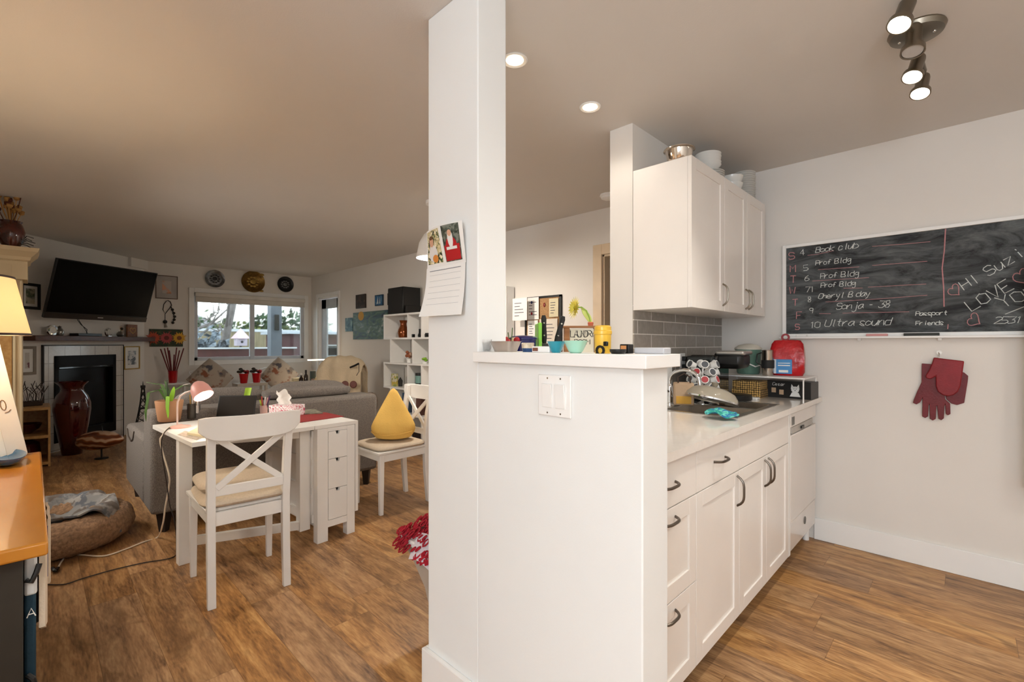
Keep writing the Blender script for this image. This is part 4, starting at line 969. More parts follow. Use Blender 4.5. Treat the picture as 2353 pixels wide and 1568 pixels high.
# plant pot
pp = thing('potted_orchid', 'leafy houseplant with drooping leaves in a tan pot at the left table end', 'plant', on_t(389, 968))
MB().lathe([(0, 0), (.055, 0), (.062, .008), (.078, .13), (.077, .136), (.07, .136), (.066, .12), (0, .115)], 28).build('pot', TERRA, pp)
MB().lathe([(0, .118), (.068, .118)], 20).build('soil', M('soil', '#4a3a2c', .9), pp)
def leafstrip(mb, pts, w):
    P_ = [Vector(p) for p in pts]
    def cr(t):
        k = t * (len(P_) - 1); i = min(int(k), len(P_) - 2); f = k - i; return P_[i].lerp(P_[i + 1], f * f * (3 - 2 * f) if False else f)
    mb.sheet(lambda u, v: cr(u) + (Vector((RT[0], RT[1], 0)) * (v - .5) * 2 * w * math.sin(PI * min(1, u * .9 + .1)) ** .6 + Vector((0, 0, -abs(v - .5) * w * .4))), 12, 2, .0015)
def LR(a, z, b=0.): return (RT[0] * a + FW[0] * b, RT[1] * a + FW[1] * b, z)
for pts, w, mt_ in (([LR(0, .12), LR(-.03, .2), LR(-.05, .24), LR(-.15, .255)], .012, GREEN), ([LR(-.01, .12), LR(-.04, .21, -.03), LR(-.12, .19, -.02), LR(-.14, .06, -.02), LR(-.145, -.0, -.01)], .010, GREEN), ([LR(0, .12), LR(-.02, .19, .02), LR(-.045, .27, .02)], .010, GREEN),
                  ([LR(.01, .12), LR(.04, .2, -.02), LR(.10, .235, -.02), LR(.15, .23)], .009, GREEN), ([LR(.02, .12, -.02), LR(.055, .18, -.05), LR(.075, .235, -.06)], .016, LIME), ([LR(.02, .12, -.05), LR(.045, .17, -.075), LR(.05, .1, -.085), LR(.052, .03, -.08)], .012, LIME), ([LR(-.02, .12, .02), LR(-.05, .2, .03), LR(-.085, .21, .03)], .014, GREEN)):
    mb = MB(); leafstrip(mb, pts, w); mb.build('leaf', mt_, pp)
MB().tube([LR(-.005, .1), LR(-.012, .2), LR(-.015, .27)], .004, 6).build('stake', M('dark_green_stem', '#3f4f35', .6), pp)
mb = MB(); leafstrip(mb, [LR(.10, .236, -.02), LR(.13, .245, -.03), LR(.155, .25, -.03)], .008); mb.build('white_petal', PAPER, pp)
# pink desk lamp
dl = thing('desk_lamp', 'pale pink gooseneck desk lamp glowing over the raised leaf', 'lamp', on_t(415, 983))
MB().lathe([(0, 0), (.052, 0), (.052, .008), (.018, .014), (.008, .02), (.0, .02)], 28).build('lamp_base', PINK, dl)
def LL(a, z, b=0.): return LR(a, z, b)
MB().tube([LL(-.02, .01), LL(-.02, .12), LL(-.018, .155), LL(-.002, .19), LL(.03, .212), LL(.065, .222), LL(.095, .225)], .005, 10).build('stem', M('pale_metal', '#e6d3cc', .3, .3), dl)
org = Vector(LL(.095, .272, .0)); axv = (Vector(LL(.57, -.74, -.22))).normalized(); qm = axv.to_track_quat('Z', 'Y').to_matrix().to_4x4()
MB().lathe([(0, .0), (.02, .003), (.037, .018), (.050, .045), (.055, .082), (.0555, .102), (.053, .102), (.052, .082), (.046, .046), (.034, .021), (.018, .007), (0, .004)], 32, mtx=qm, c=org).build('lamp_shade', M('pink_shade', '#e3a9a2', .35, var=.02), dl)
MB().ball(org + axv * .06, .02, 14, 8).build('bulb', WARMBULB, dl)
lamp('POINT', 'desk_lamp_glow', Vector(dl.location) + org + axv * .094, 1.6, (1, .86, .70), .015)
# power leads
def cable(pts, r, name, mat, label, cat='cable'):
    # smooth through the points
    P_ = [Vector(p) for p in pts]; out = []
    for i in range(len(P_) - 1):
        p0 = P_[max(i - 1, 0)]; p1 = P_[i]; p2 = P_[i + 1]; p3 = P_[min(i + 2, len(P_) - 1)]
        for k in range(8):
            t = k / 8; out.append(.5 * ((2 * p1) + (p2 - p0) * t + (2 * p0 - 5 * p1 + 4 * p2 - p3) * t * t + (3 * p1 - p0 - 3 * p2 + p3) * t ** 3))
    out.append(P_[-1]); return MB().tube(out, r, 6).build(name, mat, label=label, cat=cat)
G = lambda px, py: at(px, py, z=.006)
cable([at(412, 978, z=ZT + .005), at(392, 981, z=ZT + .008), at(374, 1000, t=2.7), at(369, 1020, t=2.7), at(388, 1090, t=2.72), at(388, 1120, t=2.75), at(380, 1165, t=2.8), at(374, 1205, t=2.85), G(362, 1235), G(330, 1246), G(290, 1262), G(240, 1278), G(190, 1276), G(158, 1274), G(142, 1290), G(134, 1305)], .0045, 'power_cable', M('cable_white', '#efe4d2', .5), 'cream power lead hanging off the table and curling past the dog bed')
cable([at(392, 981, z=ZT + .006), at(376, 998, t=2.66), at(371, 1030, t=2.66), at(383, 1110, t=2.66), at(390, 1160, t=2.66), at(402, 1205, t=2.66), G(405, 1262), G(395, 1282), G(330, 1294), G(260, 1310), G(190, 1330), G(150, 1343), G(110, 1344)], .003, 'power_cable', M('cable_black', '#2a211d', .5), 'thin black power lead running over the floor in front of the dog bed')
# pen cups
for k, (px, py, r, h, mt_, lb) in enumerate(((440, 962, .026, .10, M('smoked_cup', '#4a4742', .2, .4), 'dark metal pen cup between the plant pot and the desk lamp head'), (452, 960, .022, .085, STEEL, 'bright steel pen cup just behind the chair back'))):
    c = thing('pen_cup', lb, 'cup', on_t(px, py))
    MB().lathe([(0, 0), (r, 0), (r, h), (r - .002, h), (r - .002, .004), (0, .004)], 20).build('cup', mt_, c)
    for j in range(3):
        a = random.uniform(-.012, .012); MB().tube([LR(a * .6, .01), LR(a * 2.0, h + .05 + .012 * j)], .0045, 7).build('pen', (PAPER, M('pen_gold', '#b08a4a', .4), STEEL)[j], c)
    if k == 0: pass
# tablet on its stand
tq = at(541, 957, z=ZT)
tab = thing('tablet', 'black tablet computer standing on the table behind the chair rail', 'tablet', (tq.x, tq.y, ZT + .0005), YAW + math.radians(2))
mtb = Matrix.Rotation(math.radians(-14), 4, 'X')
MB().box(-.13, -.004, 0, .13, .004, .145, mtb).build('casing', BLACK, tab, bevel=.003)
MB().box(-.12, -.0048, .008, .12, -.0038, .137, mtb).build('screen', M('screen_off', '#28231f', .6, spec=.2), tab)
MB().box(-.04, .012, 0, .04, .075, .006).build('stand', BLACK, tab, bevel=.001)
# lime note and bright pens behind
c = thing('pen_cup', 'pink cup with markers and highlighters left of the tissue box', 'cup', on_t(606, 951))
MB().lathe([(0, 0), (.024, 0), (.026, .06), (.024, .06), (.022, .004), (0, .004)], 20).build('cup', M('pale_pink_cup', '#dcb5aa', .5), c)
for j, (col, a, b) in enumerate((('#c9d94a', -.018, .10), ('#b0453a', -.01, .125), ('#4b2f55', .03, .13), ('#d9a5a0', .02, .115), ('#e8e6df', .008, .12))):
    MB().tube([LR(a * .4, .012), LR(a * 1.5, b)], .005, 7).build('marker', M('marker_%d' % j, col, .4), c)
MB().sheet(lambda u, v: LR(-.02 + .045 * u, .0 + .055 * v, .02 * v + .01 * math.sin(3 * u)), 6, 4, .002).build('sticky_note', M('lime_note', '#a8cf3e', .7), label='lime green folded note sticking up behind the tablet', cat='note', loc=at(553, 925, z=.83)).location.z = .80
bpy.data.objects['sticky_note'].location = Vector(on_t(556, 952)) + Vector((.0, .03, .075))
nst = MB().box(-.02, -.03, 0, .02, .03, .12).build('file_box', M('grey_box', '#6d655c', .6), label='small grey file block holding the lime note behind the tablet', cat='box', loc=Vector(on_t(556, 952)) + Vector((-.01, .03, 0)))
bpy.data.objects['sticky_note'].location.z = ZT + .13
# tissue box
tbx = thing('tissue_box', 'pink patterned tissue box with a white tissue pulled up', 'tissue box', on_t(658, 955), YAW - math.radians(10))
def pinkp():
    return spots('pink_pattern', '#e9d6da', ['#c2405f', '#ffffff'], 90, .7, .5)
MB().box(-.105, -.045, 0, .105, .06, .075).build('box', pinkp(), tbx, bevel=.002)
MB().box(-.107, -.046, .0, .107, -.044, .004).build('box_edge', M('pink_edge', '#c98495', .6), tbx)
MB().sheet(lambda u, v: ((u - .5) * (.10 + .03 * v) - .02 + .008 * math.sin(11 * v), .014 * math.sin(9 * u + 2 * v) * (.3 + v), .075 + .10 * v - .03 * (2 * u - .9) ** 2 * v + .012 * math.sin(14 * u) * v), 18, 10, .0012).build('tissue', PAPER, tbx)
# place mat, papers, keyboard
def quadplate(name, pts, h, mat, label, cat, z=ZT):
    P_ = [at(*p, z=z) for p in pts]; c0 = sum(P_, Vector()) / len(P_)
    pol = [(p.x - c0.x, p.y - c0.y) for p in P_]
    ar = sum(pol[i][0] * pol[(i + 1) % len(pol)][1] - pol[(i + 1) % len(pol)][0] * pol[i][1] for i in range(len(pol)))
    if ar < 0: pol.reverse()
    return MB().prism(pol, lambda u, v, w: Vector((u, v, w)), h).build(name, mat, label=label, cat=cat, loc=(c0.x, c0.y, z + .0006), smooth=False)
quadplate('place_mat', [(655, 977), (790, 958), (748, 949), (668, 953)], .003, M('red_mat', '#8f2b2c', .8, bump=.2, bs=200), 'dark red place mat at the drawer end of the table', 'place mat')
quadplate('paper_sheets', [(700, 953), (742, 951), (722, 942), (690, 944)], .006, M('mixed_paper', '#a39d8d', .7, hex2='#6d6f62', vs=30), 'loose grey and white papers behind the red place mat', 'paper', ZT + .004)
nb = quadplate('notebook', [(430, 1000), (480, 1008), (500, 990), (462, 982)], .012, M('book_cream', '#d9cfae', .7), 'cream spiral notebook with green border beside the chair back', 'notebook')
quadplate('printed_sheet', [(408, 1000), (452, 1012), (472, 1003), (425, 991)], .001, M('newsprint', '#d6cbbb', .8, hex2='#9a9488', vs=60), 'sheet of printed paper at the front of the raised leaf', 'paper')

# yellow drop cushion on chair 2
yc = thing('drop_cushion', 'yellow drop-shaped cushion with a black eyelet standing on the second chair', 'cushion', (-3.21, 1.965, .502), YAW + .1)
def drop(q):
    h = (q.z + 1) / 2; k = 1 - .9 * max(0, (h - .28) / .72) ** 1.05; k *= min(1, .72 + h * 1.6)
    return Vector((q.x, q.y, q.z)) * 1 if False else Vector((q.x / max(.001, math.sqrt(max(1e-6, 1 - q.z * q.z))) * k * min(1, math.sqrt(max(0, 1 - q.z * q.z)) * 2.2), q.y / max(.001, math.sqrt(max(1e-6, 1 - q.z * q.z))) * k * min(1, math.sqrt(max(0, 1 - q.z * q.z)) * 2.2), q.z))
YEL = M('yellow_canvas', '#efc468', .85, var=.05, bump=.25, bs=120)
MB().ball((0, 0, .198), (.168, .115, .20), 32, 20, fn=drop).build('cushion_body', YEL, yc)
MB().lathe([(.006, -.004), (.013, -.002), (.013, .003), (.006, .005)], 16, mtx=Matrix.Rotation(PI / 2, 4, 'X') , c=(-.118, -.062, .115)).build('eyelet', BLACK, yc)
MB().tube([(-.165, -.02, .065), (-.13, -.085, .055), (-.04, -.118, .05), (.06, -.112, .056), (.15, -.06, .07)], .004, 6).build('seam', YEL, yc)

# bench with red cloth behind the pillar
bn_ = thing('low_bench', 'low white bench with curved legs poking out behind the pillar', 'bench', (-1.60, 1.33, 0))
MB().box(-.29, -.15, .335, .19, .17, .365).build('seat', WHITE, bn_, bevel=.008)
for sy in (-.12, .13):
    MB().prism([(-.27, .335), (-.262, .30), (-.20, .25), (-.12, .17), (-.07, .06), (-.06, 0), (-.02, 0), (-.02, .335)], lambda u, v, w: Vector((u, sy + w, v)), .02).build('leg', M('bench_leg_shade', '#b3a89a', .6), bn_, bevel=.002)  # leg colour darkened to grey-brown for the shaded side of the bench
    MB().box(.12, sy, 0, .16, sy + .02, .335).build('leg', M('bench_leg_shade', ''), bn_, bevel=.002)
MB().box(-.15, -.10, .29, .12, .11, .335).build('apron', WHITE, bn_, bevel=.002)
random.seed(11)
ch = MB()
for k in range(460):
    u, v = random.random(), random.random()
    a = random.uniform(0, PI); x = -.285 + .40 * u; y = -.155 + .29 * v
    z = .375 + .09 * random.random() * (.45 + u) * (1 - abs(v - .5))
    if k % 9 == 0: y = -.165; z = .31 + .05 * random.random()
    ch.tube([(x + .015 * math.cos(t), y + .015 * math.sin(t) * math.cos(a), z + .012 * math.sin(t + a)) for t in [i * 2 * PI / 7 for i in range(7)]], .0045, 4, closed=True)
ch.build('crochet_throw', M('crochet_red', '#9c1024', .8, var=.2), label='tangled red crochet scarf heaped on the low bench', cat='scarf', loc=(-1.60, 1.33, 0), kind='stuff')
MB().sheet(lambda u, v: (-.16 + .36 * u, -.175 + .05 * v + .0 * u, .30 + .10 * v + .012 * math.sin(9 * u) + .02 * u), 12, 6, .006).build('folded_towel', M('towel_white', '#dcd6dc', .95, bump=.3, bs=200), label='white towel lying under the red scarf on the low bench', cat='towel', loc=(-1.60, 1.33, 0))

# =================================================================== SOFA
so = thing('sofa', 'grey tweed sofa seen from behind with back cushions and dark feet', 'sofa', (-4.3, 1.33, 0))
SXF, SYA, SYB = .53, -.80, .82      # local: back face x=+.53 ; ends in y
MB().box(.24, SYA, .13, SXF, SYB, .80).build('backrest', SOFA, so, bevel=.03)
MB().box(-.62, SYA, .13, .238, SYA + .24, .60).build('armrest', SOFA, so, bevel=.03)
MB().box(-.62, SYB - .24, .13, .238, SYB, .60).build('armrest', SOFA, so, bevel=.03)
MB().box(-.60, SYA + .242, .13, .235, SYB - .242, .30).build('seat_base', SOFA, so, bevel=.02)
for y0, y1 in ((SYA + .245, .008), (.012, SYB - .245)):
    MB().box(-.60, y0, .302, .23, y1, .45).build('seat_cushion', SOFA, so, bevel=.04)
def pillowy(q): e = .5; sg = lambda t: math.copysign(abs(t) ** e, t); return Vector((sg(q.x), sg(q.y), sg(q.z)))
for cy, w_, h_ in ((-.30, .33, .245), (.37, .36, .26)):
    MB().ball((.13, cy, .66), (.11, w_, h_), 28, 14, mtx=None, fn=pillowy).build('back_cushion', SOFA, so)
MB().ball((.30, .30, .84), (.10, .36, .045), 28, 10, fn=pillowy).build('headrest', SOFA, so)
for x, y in ((.47, SYA + .08), (.47, SYB - .08), (-.55, SYA + .08), (-.55, SYB - .08)):
    MB().lathe([(0, 0), (.028, 0), (.045, .13), (0, .13)], 4, c=(x, y, 0)).build('foot', M('foot_dark', '#241c1a', .5), so)
MB().tube([(-.50, SYA - .004, .57), (-.44, SYA - .006, .52), (-.30, SYA - .006, .50), (-.2, SYA - .005, .53), (-.17, SYA - .002, .59)], .004, 6).build('piping', M('piping_dark', '#4a4038', .9), so)

# dog bed
db = thing('dog_bed', 'round fluffy brown donut pet bed on the floor beside the sofa arm', 'pet bed', (-4.03, .10, 0))
random.seed(2)
def donut(R0, r, zr, nu=96, nv=24, seed=0):
    vs = []; fs = []
    from mathutils import noise
    for i in range(nu):
        a = 2 * PI * i / nu
        for j in range(nv):
            b = 2 * PI * j / nv; d = 1 + .09 * noise.noise(Vector((math.cos(a) * 9 + seed, math.sin(a) * 9, b * 2.5))) + .05 * noise.noise(Vector((math.cos(a) * 30, math.sin(a) * 30, b * 9)))
            rr = R0 + r * d * math.cos(b); z = zr + zr * d * math.sin(b) * (1 if math.sin(b) > 0 else .96)
            vs.append((rr * math.cos(a), rr * math.sin(a), max(.002, z)))
    for i in range(nu):
        for j in range(nv): fs.append((i * nv + j, ((i + 1) % nu) * nv + j, ((i + 1) % nu) * nv + (j + 1) % nv, i * nv + (j + 1) % nv))
    return MB().add(vs, fs)
donut(.265, .115, .105).build('bolster', M('plush_brown', '#b08c6c', .95, hex2='#866a52', vs=50, bump=.8, bs=90), db, ang=180)
MB().lathe([(0, .0), (.2, .0), (.2, .07), (0, .085)], 32).build('base_pad', M('plush_brown'), db)
from mathutils import noise
def blk(u, v):
    a = (u - .5) * .66; b = (v - .5) * .66; x = -.06 + a * .95; y = -.04 + b * .98
    d = math.hypot(x, y); base = .105 + .115 * math.exp(-((d - .27) / .10) ** 2)
    if d > .32: base -= (d - .32) * 1.3
    n = noise.noise(Vector((a * 7, b * 7, 1))) * .035 + abs(noise.noise(Vector((a * 16, b * 9, 4)))) * .035
    return (x, y, max(.03, base + n + .012))
MB().sheet(blk, 44, 44, .01).build('dog_blanket', spots('blanket_print', '#8b8a88', ['#676a70', '#a39f9a', '#6f665f'], 13, .95, .52), label='grey patterned fleece blanket crumpled inside the pet bed', cat='blanket', loc=(-4.03, .10, 0))
cable([at(133, 1306, z=.008), at(126, 1312, z=.015), at(121, 1306, z=.02)], .009, 'plug_adapter', BLACK, 'black plug at the end of the cream lead', 'plug')

# =================================================================== LEFT FOREGROUND
sbz = .755
sbd = thing('sideboard', 'dark painted sideboard with an orange varnished top at the left edge', 'sideboard', (-2.3, -.27, 0))
MB().box(-.74, -.30, sbz - .035, .655, .297, sbz).build('wooden_top', OAK, sbd, bevel=.006)
MB().box(-.70, -.28, .06, .59, .253, sbz - .037).build('body', DARKWOOD, sbd, bevel=.003)
for y0 in (-.28, .188): MB().box(.59, y0, .0, .602, y0 + .065, sbz - .05).build('end_stile', DARKWOOD, sbd, bevel=.002)
MB().box(.59, -.215, .06, .602, .188, .13).box(.59, -.215, sbz - .11, .602, .188, sbz - .05).build('end_rail', DARKWOOD, sbd, bevel=.002)
for x in (-.66, .55):
    MB().box(x - .03, .16, 0, x + .03, .225, .06).build('foot', DARKWOOD, sbd)
# items hung and leant on its side
hb = thing('sports_bag', 'navy and white bag lettered A hanging on the sideboard side', 'bag', (-1.80, .0, .0))
NAVY = M('navy_cloth', '#10303f', .75, var=.1, bump=.2, bs=80)
WB_ = M('bag_white', '#cfd2d2', .8)
MB().box(-.07, -.016, .34, .07, .006, .62).build('bag_body', NAVY, hb, bevel=.006)
MB().box(-.072, -.016, .60, .074, .008, .70).build('white_top', WB_, hb, bevel=.006)
MB().box(-.07, -.016, .22, .07, .004, .34).build('lower_panel', NAVY, hb, bevel=.006)
MB().box(-.07, -.016, .12, .07, .004, .22).build('white_hem', WB_, hb, bevel=.006)
MB().tube([(.08, -.012, .645), (.086, -.002, .64), (.086, .006, .66), (.08, .012, .68)], .006, 8).build('strap', BLACK, hb)
MB().tube([(.076, -.01, .40), (.084, .0, .39), (.084, .006, .36), (.076, .0, .34)], .006, 8).build('buckle', BLACK, hb)
la = MB(); write(la, 'A', (.0725, -.011, .545), Vector((0, 1, 0)), DVZ, .022, .0014, jit=0, adv=.6); la.build('lettering', PAPER, hb)
TWL = M('towel_cream', '#d8c8b2', .9, bump=.2, bs=150)
MB().sheet(lambda u, v: (-1.75 - .26 * u, .017 + .005 * math.sin(9 * u), (.50 - .10 * u + .015 * math.sin(5 * u)) * (1 - v) + .715 * v), 14, 6, .012).build('hanging_towel', TWL, label='cream towel hanging on the sideboard side next to the navy bag', cat='towel')
MB().sheet(lambda u, v: (-2.0 - .22 * u, .0335 + .002 * math.sin(12 * u), (.52 - .03 * u) * (1 - v) + .715 * v), 10, 6, .006).build('hanging_towel', TWL, label='second cream towel hanging further back on the sideboard side', cat='towel')
MB().tube([(-1.93, .027, .715), (-1.94, .028, .62), (-1.95, .028, .56)], .0035, 6).build('blue_strap', M('royal_blue', '#23306b', .6), label='narrow royal blue strap hanging over the cream towels', cat='strap')
# blue dish
q = at(6, 1064, z=sbz)
bd_ = thing('oval_dish', 'glossy deep blue oval dish on the orange sideboard top', 'dish', (q.x, q.y, sbz), .2)
MB().lathe([(0, .006), (.06, .006), (.09, .02), (.10, .034), (.105, .036), (.104, .030), (.085, .008), (.06, 0), (0, 0)], 36, sx=1.5, sy=.62).build('dish', M('blue_glaze', '#12507f', .08, coat=.8), bd_)
MB().ball((.05, -.035, .03), (.05, .016, .014), 12, 8).build('soap', M('peach', '#dba88a', .5), bd_)
# white board with small sketch leaning at the rear of the sideboard
wb = thing('white_canvas', 'tall white board with a small sketch leaning under the lamp shade', 'board', (-2.96, -.075, sbz))
tilt = Matrix.Rotation(math.radians(9.7), 4, 'X')
MB().box(-.012, -.42, .012, .0, -.0, .66, Matrix.Translation((0, .061, 0)) @ tilt).build('panel', WHITE, wb, bevel=.002)
MB().box(.0005, -.06, .012, .006, -.0, .66, Matrix.Translation((0, .061, 0)) @ tilt).build('border_strip', M('warm_white', '#e9e5df', .5), wb, bevel=.001)
sk_ = MB(); mm = Matrix.Translation((0, .061, 0)) @ tilt
sk_.tube([mm @ Vector((.007, -.035 + .008 * math.cos(t), .24 + .022 * math.sin(t))) for t in [i * PI / 6 for i in range(12)]], .0016, 4, closed=True)
sk_.tube([mm @ Vector((.007, -.036, .205)), mm @ Vector((.007, -.024, .208)), mm @ Vector((.007, -.016, .216))], .0016, 4)
sk_.build('sketch', M('sepia_ink', '#8a6a4a', .8), wb)
# table lamp
lpo = thing('table_lamp', 'lit table lamp with a cream drum shade edged in dark brown', 'lamp', (-2.745, -.21, sbz))
SHD, nt, b = newmat('lamp_shade_fabric')
b.inputs['Base Color'].default_value = lin('#f6ead0'); b.inputs['Roughness'].default_value = .8; b.inputs['Transmission Weight'].default_value = 0
tr_ = nt.nodes.new('ShaderNodeBsdfTranslucent'); tr_.inputs[0].default_value = lin('#f8ecd2'); mxs = nt.nodes.new('ShaderNodeMixShader'); mxs.inputs[0].default_value = .5
nt.links.new(b.outputs[0], mxs.inputs[1]); nt.links.new(tr_.outputs[0], mxs.inputs[2]); nt.links.new(mxs.outputs[0], nt.nodes['Material Output'].inputs[0])
zb_, zt_ = 1.283 - sbz, 1.512 - sbz
MB().lathe([(.207, zb_), (.160, zt_), (.1585, zt_), (.2055, zb_)], 48).build('lamp_shade', SHD, lpo)
MB().lathe([(.2065, zb_ - .002), (.2095, zb_ - .002), (.2085, zb_ + .007), (.2055, zb_ + .007)], 48).build('shade_trim', M('trim_brown', '#3a241a', .6), lpo)
MB().lathe([(.1595, zt_ - .006), (.1625, zt_ - .006), (.1615, zt_ + .002), (.1585, zt_ + .002)], 48).build('shade_trim', M('trim_brown'), lpo)
MB().lathe([(0, 0), (.075, 0), (.078, .012), (.03, .03), (.045, .12), (.05, .2), (.02, .3), (.012, .34), (.012, zb_ + .04), (0, zb_ + .04)], 28).build('lamp_base', M('lamp_base_glaze', '#6a4a35', .25, coat=.4), lpo)
MB().ball((0, 0, zb_ + .09), .03, 14, 8).build('bulb', WARMBULB, lpo)
lamp('POINT', 'table_lamp_glow', (-2.745, -.21, 1.283 + .10), 19, (1, .75, .47), .05)
# armoire with dried flowers
ar = thing('armoire', 'tall cream cabinet with a moulded cornice at the left edge', 'cabinet', (-5.62, -.06, 0))
HA = at(75, 572, x=-5.58).z
cz = HA
MB().box(-.34, -.50, 0, 0, -.0, cz - .26).build('body', CREAM, ar, bevel=.004)
MB().box(-.34, -.50, cz - .26, .03, .03, cz - .11).build('frieze', CREAM, ar, bevel=.003)
cor = MB()
prof = [(.03, cz - .11), (.045, cz - .10), (.05, cz - .075), (.085, cz - .035), (.09, cz - .03), (.10, cz)]
for (d, z), (d2, z2) in zip(prof, prof[1:]):
    cor.add([(-.34, -.50, z), (d, -.50, z), (d, d, z), (-.34, d, z), (-.34, -.50, z2), (d2, -.50, z2), (d2, d2, z2), (-.34, d2, z2)], [(3, 2, 1, 0), (4, 5, 6, 7), (0, 1, 5, 4), (1, 2, 6, 5), (2, 3, 7, 6), (3, 0, 4, 7)])
cor.build('cornice', CREAM, ar, smooth=False)
MB().box(.0, -.46, .12, .012, -.06, cz - .30).build('door', wood('warm_pine', '#d6a868', '#c59352'), ar, bevel=.003)
MB().box(.031, -.42, cz - .225, .036, -.06, cz - .145).build('frieze_panel', CREAM, ar, bevel=.002)
for y in (-.055, -.018): MB().box(.0, y, .1, .02, y + .015, cz - .27).build('pilaster_strip', CREAM, ar, bevel=.003)
dv = thing('dried_bouquet', 'red-brown jug of dried reeds and poppy heads on the tall cabinet', 'vase', (-5.58, -.125, cz + .001))
MB().lathe([(0, 0), (.05, 0), (.075, .05), (.085, .12), (.07, .175), (.062, .19), (.07, .205), (.064, .205), (.05, .18), (0, .175)], 28).build('jug', M('brown_glaze', '#5a2114', .1, coat=.7, hex2='#2b120c', vs=12), dv)
random.seed(9)
DRY = M('dried_straw', '#b88a4f', .9, var=.2); DRY2 = M('dried_brown', '#5e2f1c', .9, var=.2)
for k in range(26):
    a = random.uniform(0, 2 * PI); s_ = random.uniform(.02, .14); h = random.uniform(.28, .44)
    tip = Vector((s_ * math.cos(a), s_ * math.sin(a), h)); m_ = DRY if k % 3 else DRY2
    o_ = MB().tube([(0, 0, .15), tip * .6 + Vector((0, 0, .04)), tip], .003, 5).build('dried_stem', m_, dv)
    MB().lathe([(0, -.02), (.012, -.012), (.02, .0), (.016, .014), (.018, .018), (0, .016)], 9, mtx=Matrix.Translation(tip) @ Matrix.Rotation(a, 4, 'Z') @ Matrix.Rotation(.4, 4, 'Y')).build('seed_head', m_, dv).parent = o_
bw = MB()
for k in range(5):
    a = random.uniform(-.6, .6); bw.tube([(0, .05, .03), (.03 * a, .09, .02 + .02 * k), (.05 * a, .12 + .01 * (k % 3), .0 + .022 * k)], .003, 4)
bw.build('vine_sprig', M('vine_dark', '#2a2620', .8), dv)

# =================================================================== FIREPLACE CORNER
TW = tile_mat('hearth_tiles', '#dcd8d2', '#d2cec8', '#a9a49d', .2, .2, .004, 'Y', .15, 0.)
fp = thing('fireplace', 'corner gas fireplace with white tile surround and black firebox', 'fireplace', (FO.x, FO.y, 0), -PI / 4)
# local: x along FU, y along FN
def T2(name, u, mb_args, mat, **k):
    return MB().box(*mb_args).build(name, mat, fp, **k)
TWX = tile_mat('hearth_tiles_x', '#dcd8d2', '#d2cec8', '#a39e97', .2, .2, .004, 'X', .15, 0., ox=-.023, oz=-.02)
sr = MB().box(FS0 - .12, 0.001, 0, FS0, .02, 1.222).box(FS1, .001, 0, FS1 + .118, .02, 1.222).box(FS0, .001, FZT, FS1, .02, 1.222).box(FS0 - .12, .001, 0, FS1 + .118, .02, .1)
sr.build('tile_surround', TWX, fp, smooth=False)
MB().box(FS0 - .13, .001, 0, FS0 - .12, .026, 1.232).box(FS1 + .118, .001, 0, FS1 + .13, .026, 1.232).box(FS0 - .13, .001, 1.222, FS1 + .13, .026, 1.232).build('surround_edge', M('dark_edge', '#2d2a28', .5), fp)
FBLK = M('firebox_black', '#0d0d0d', .5, spec=.2)
MB().box(FS0, -.06, .1, FS0 + .05, .03, FZT).box(FS1 - .05, -.06, .1, FS1, .03, FZT).box(FS0, -.06, FZT - .16, FS1, .03, FZT).box(FS0, -.06, .1, FS1, .03, .22).build('firebox_frame', FBLK, fp, bevel=.003)
MB().box(FS0 + .05, -.035, FZT - .15, FS1 - .05, .034, FZT - .135).build('vent_slot', BLACKG, fp)
MB().box(FS0 + .04, -.03, .21, FS1 - .04, -.022, FZT - .15).build('fire_glass', M('fire_glass', '#0c0a09', .2, spec=.2), fp)
MB().box(FS0, -.1, .1, FS1, -.07, FZT).build('fire_back', BLACKM, fp)
MB().box(.015, .001, 1.277, 1.72, .17, 1.337).build('mantel_shelf', MAHOG, label='thick dark red-brown wooden mantel shelf over the fireplace', cat='shelf', loc=(FO.x, FO.y, 0), rz=-PI / 4, bevel=.004)
ZM = 1.338
def mp_(px, d=.09):
    # point on the mantel seen at pixel column px
    c_ = FO + FN * d; r_ = ray(px); # x+y = c
    t = (c_.x + c_.y) / (r_[0] + r_[1]); return (r_[0] * t, r_[1] * t, ZM)
o_ = thing('mantel_clock', 'small silver ring clock at the left of the mantel', 'clock', mp_(120), PI / 4 + .0)
fz = Matrix.Rotation(PI / 2, 4, 'Y') @ Matrix.Rotation(0, 4, 'Z')
MB().lathe([(.04, -.012), (.058, -.01), (.058, .01), (.04, .012)], 24, mtx=fz, c=(0, 0, .06)).build('ring', CHROME, o_)
MB().lathe([(0, -.005), (.04, -.005), (.04, .004), (0, .004)], 20, mtx=fz, c=(0, 0, .06)).build('dial', PAPER, o_)
o_ = thing('ornament', 'small silver figurine beside the ring clock on the mantel', 'ornament', mp_(137))
MB().lathe([(0, 0), (.03, 0), (.035, .02), (.04, .05), (.02, .085), (.012, .09), (.02, .1), (.0, .115)], 16).build('figurine', M('pewter', '#8f8c86', .3, .8), o_)
o_ = thing('media_box', 'flat black media box on the mantel with a cable to the television', 'media box', mp_(199, .1), PI / 4)
MB().box(-.06, -.16, 0, .05, .16, .032).build('box', BLACK, o_, bevel=.003)
MB().tube([(-.02, .02, .03), (-.03, .04, .08), (-.05, -.02, .14), (-.06, -.05, .19), (-.04, -.09, .25)], .004, 6).build('cable', BLACK, o_)
MB().tube([(-.02, .04, .03), (-.03, .0, .1), (-.05, -.04, .18), (-.05, -.07, .25)], .003, 6).build('cable', BLACK, o_)
o_ = thing('ornament', 'silver crescent moon ornament right of the media box on the mantel', 'ornament', mp_(250), PI / 4)
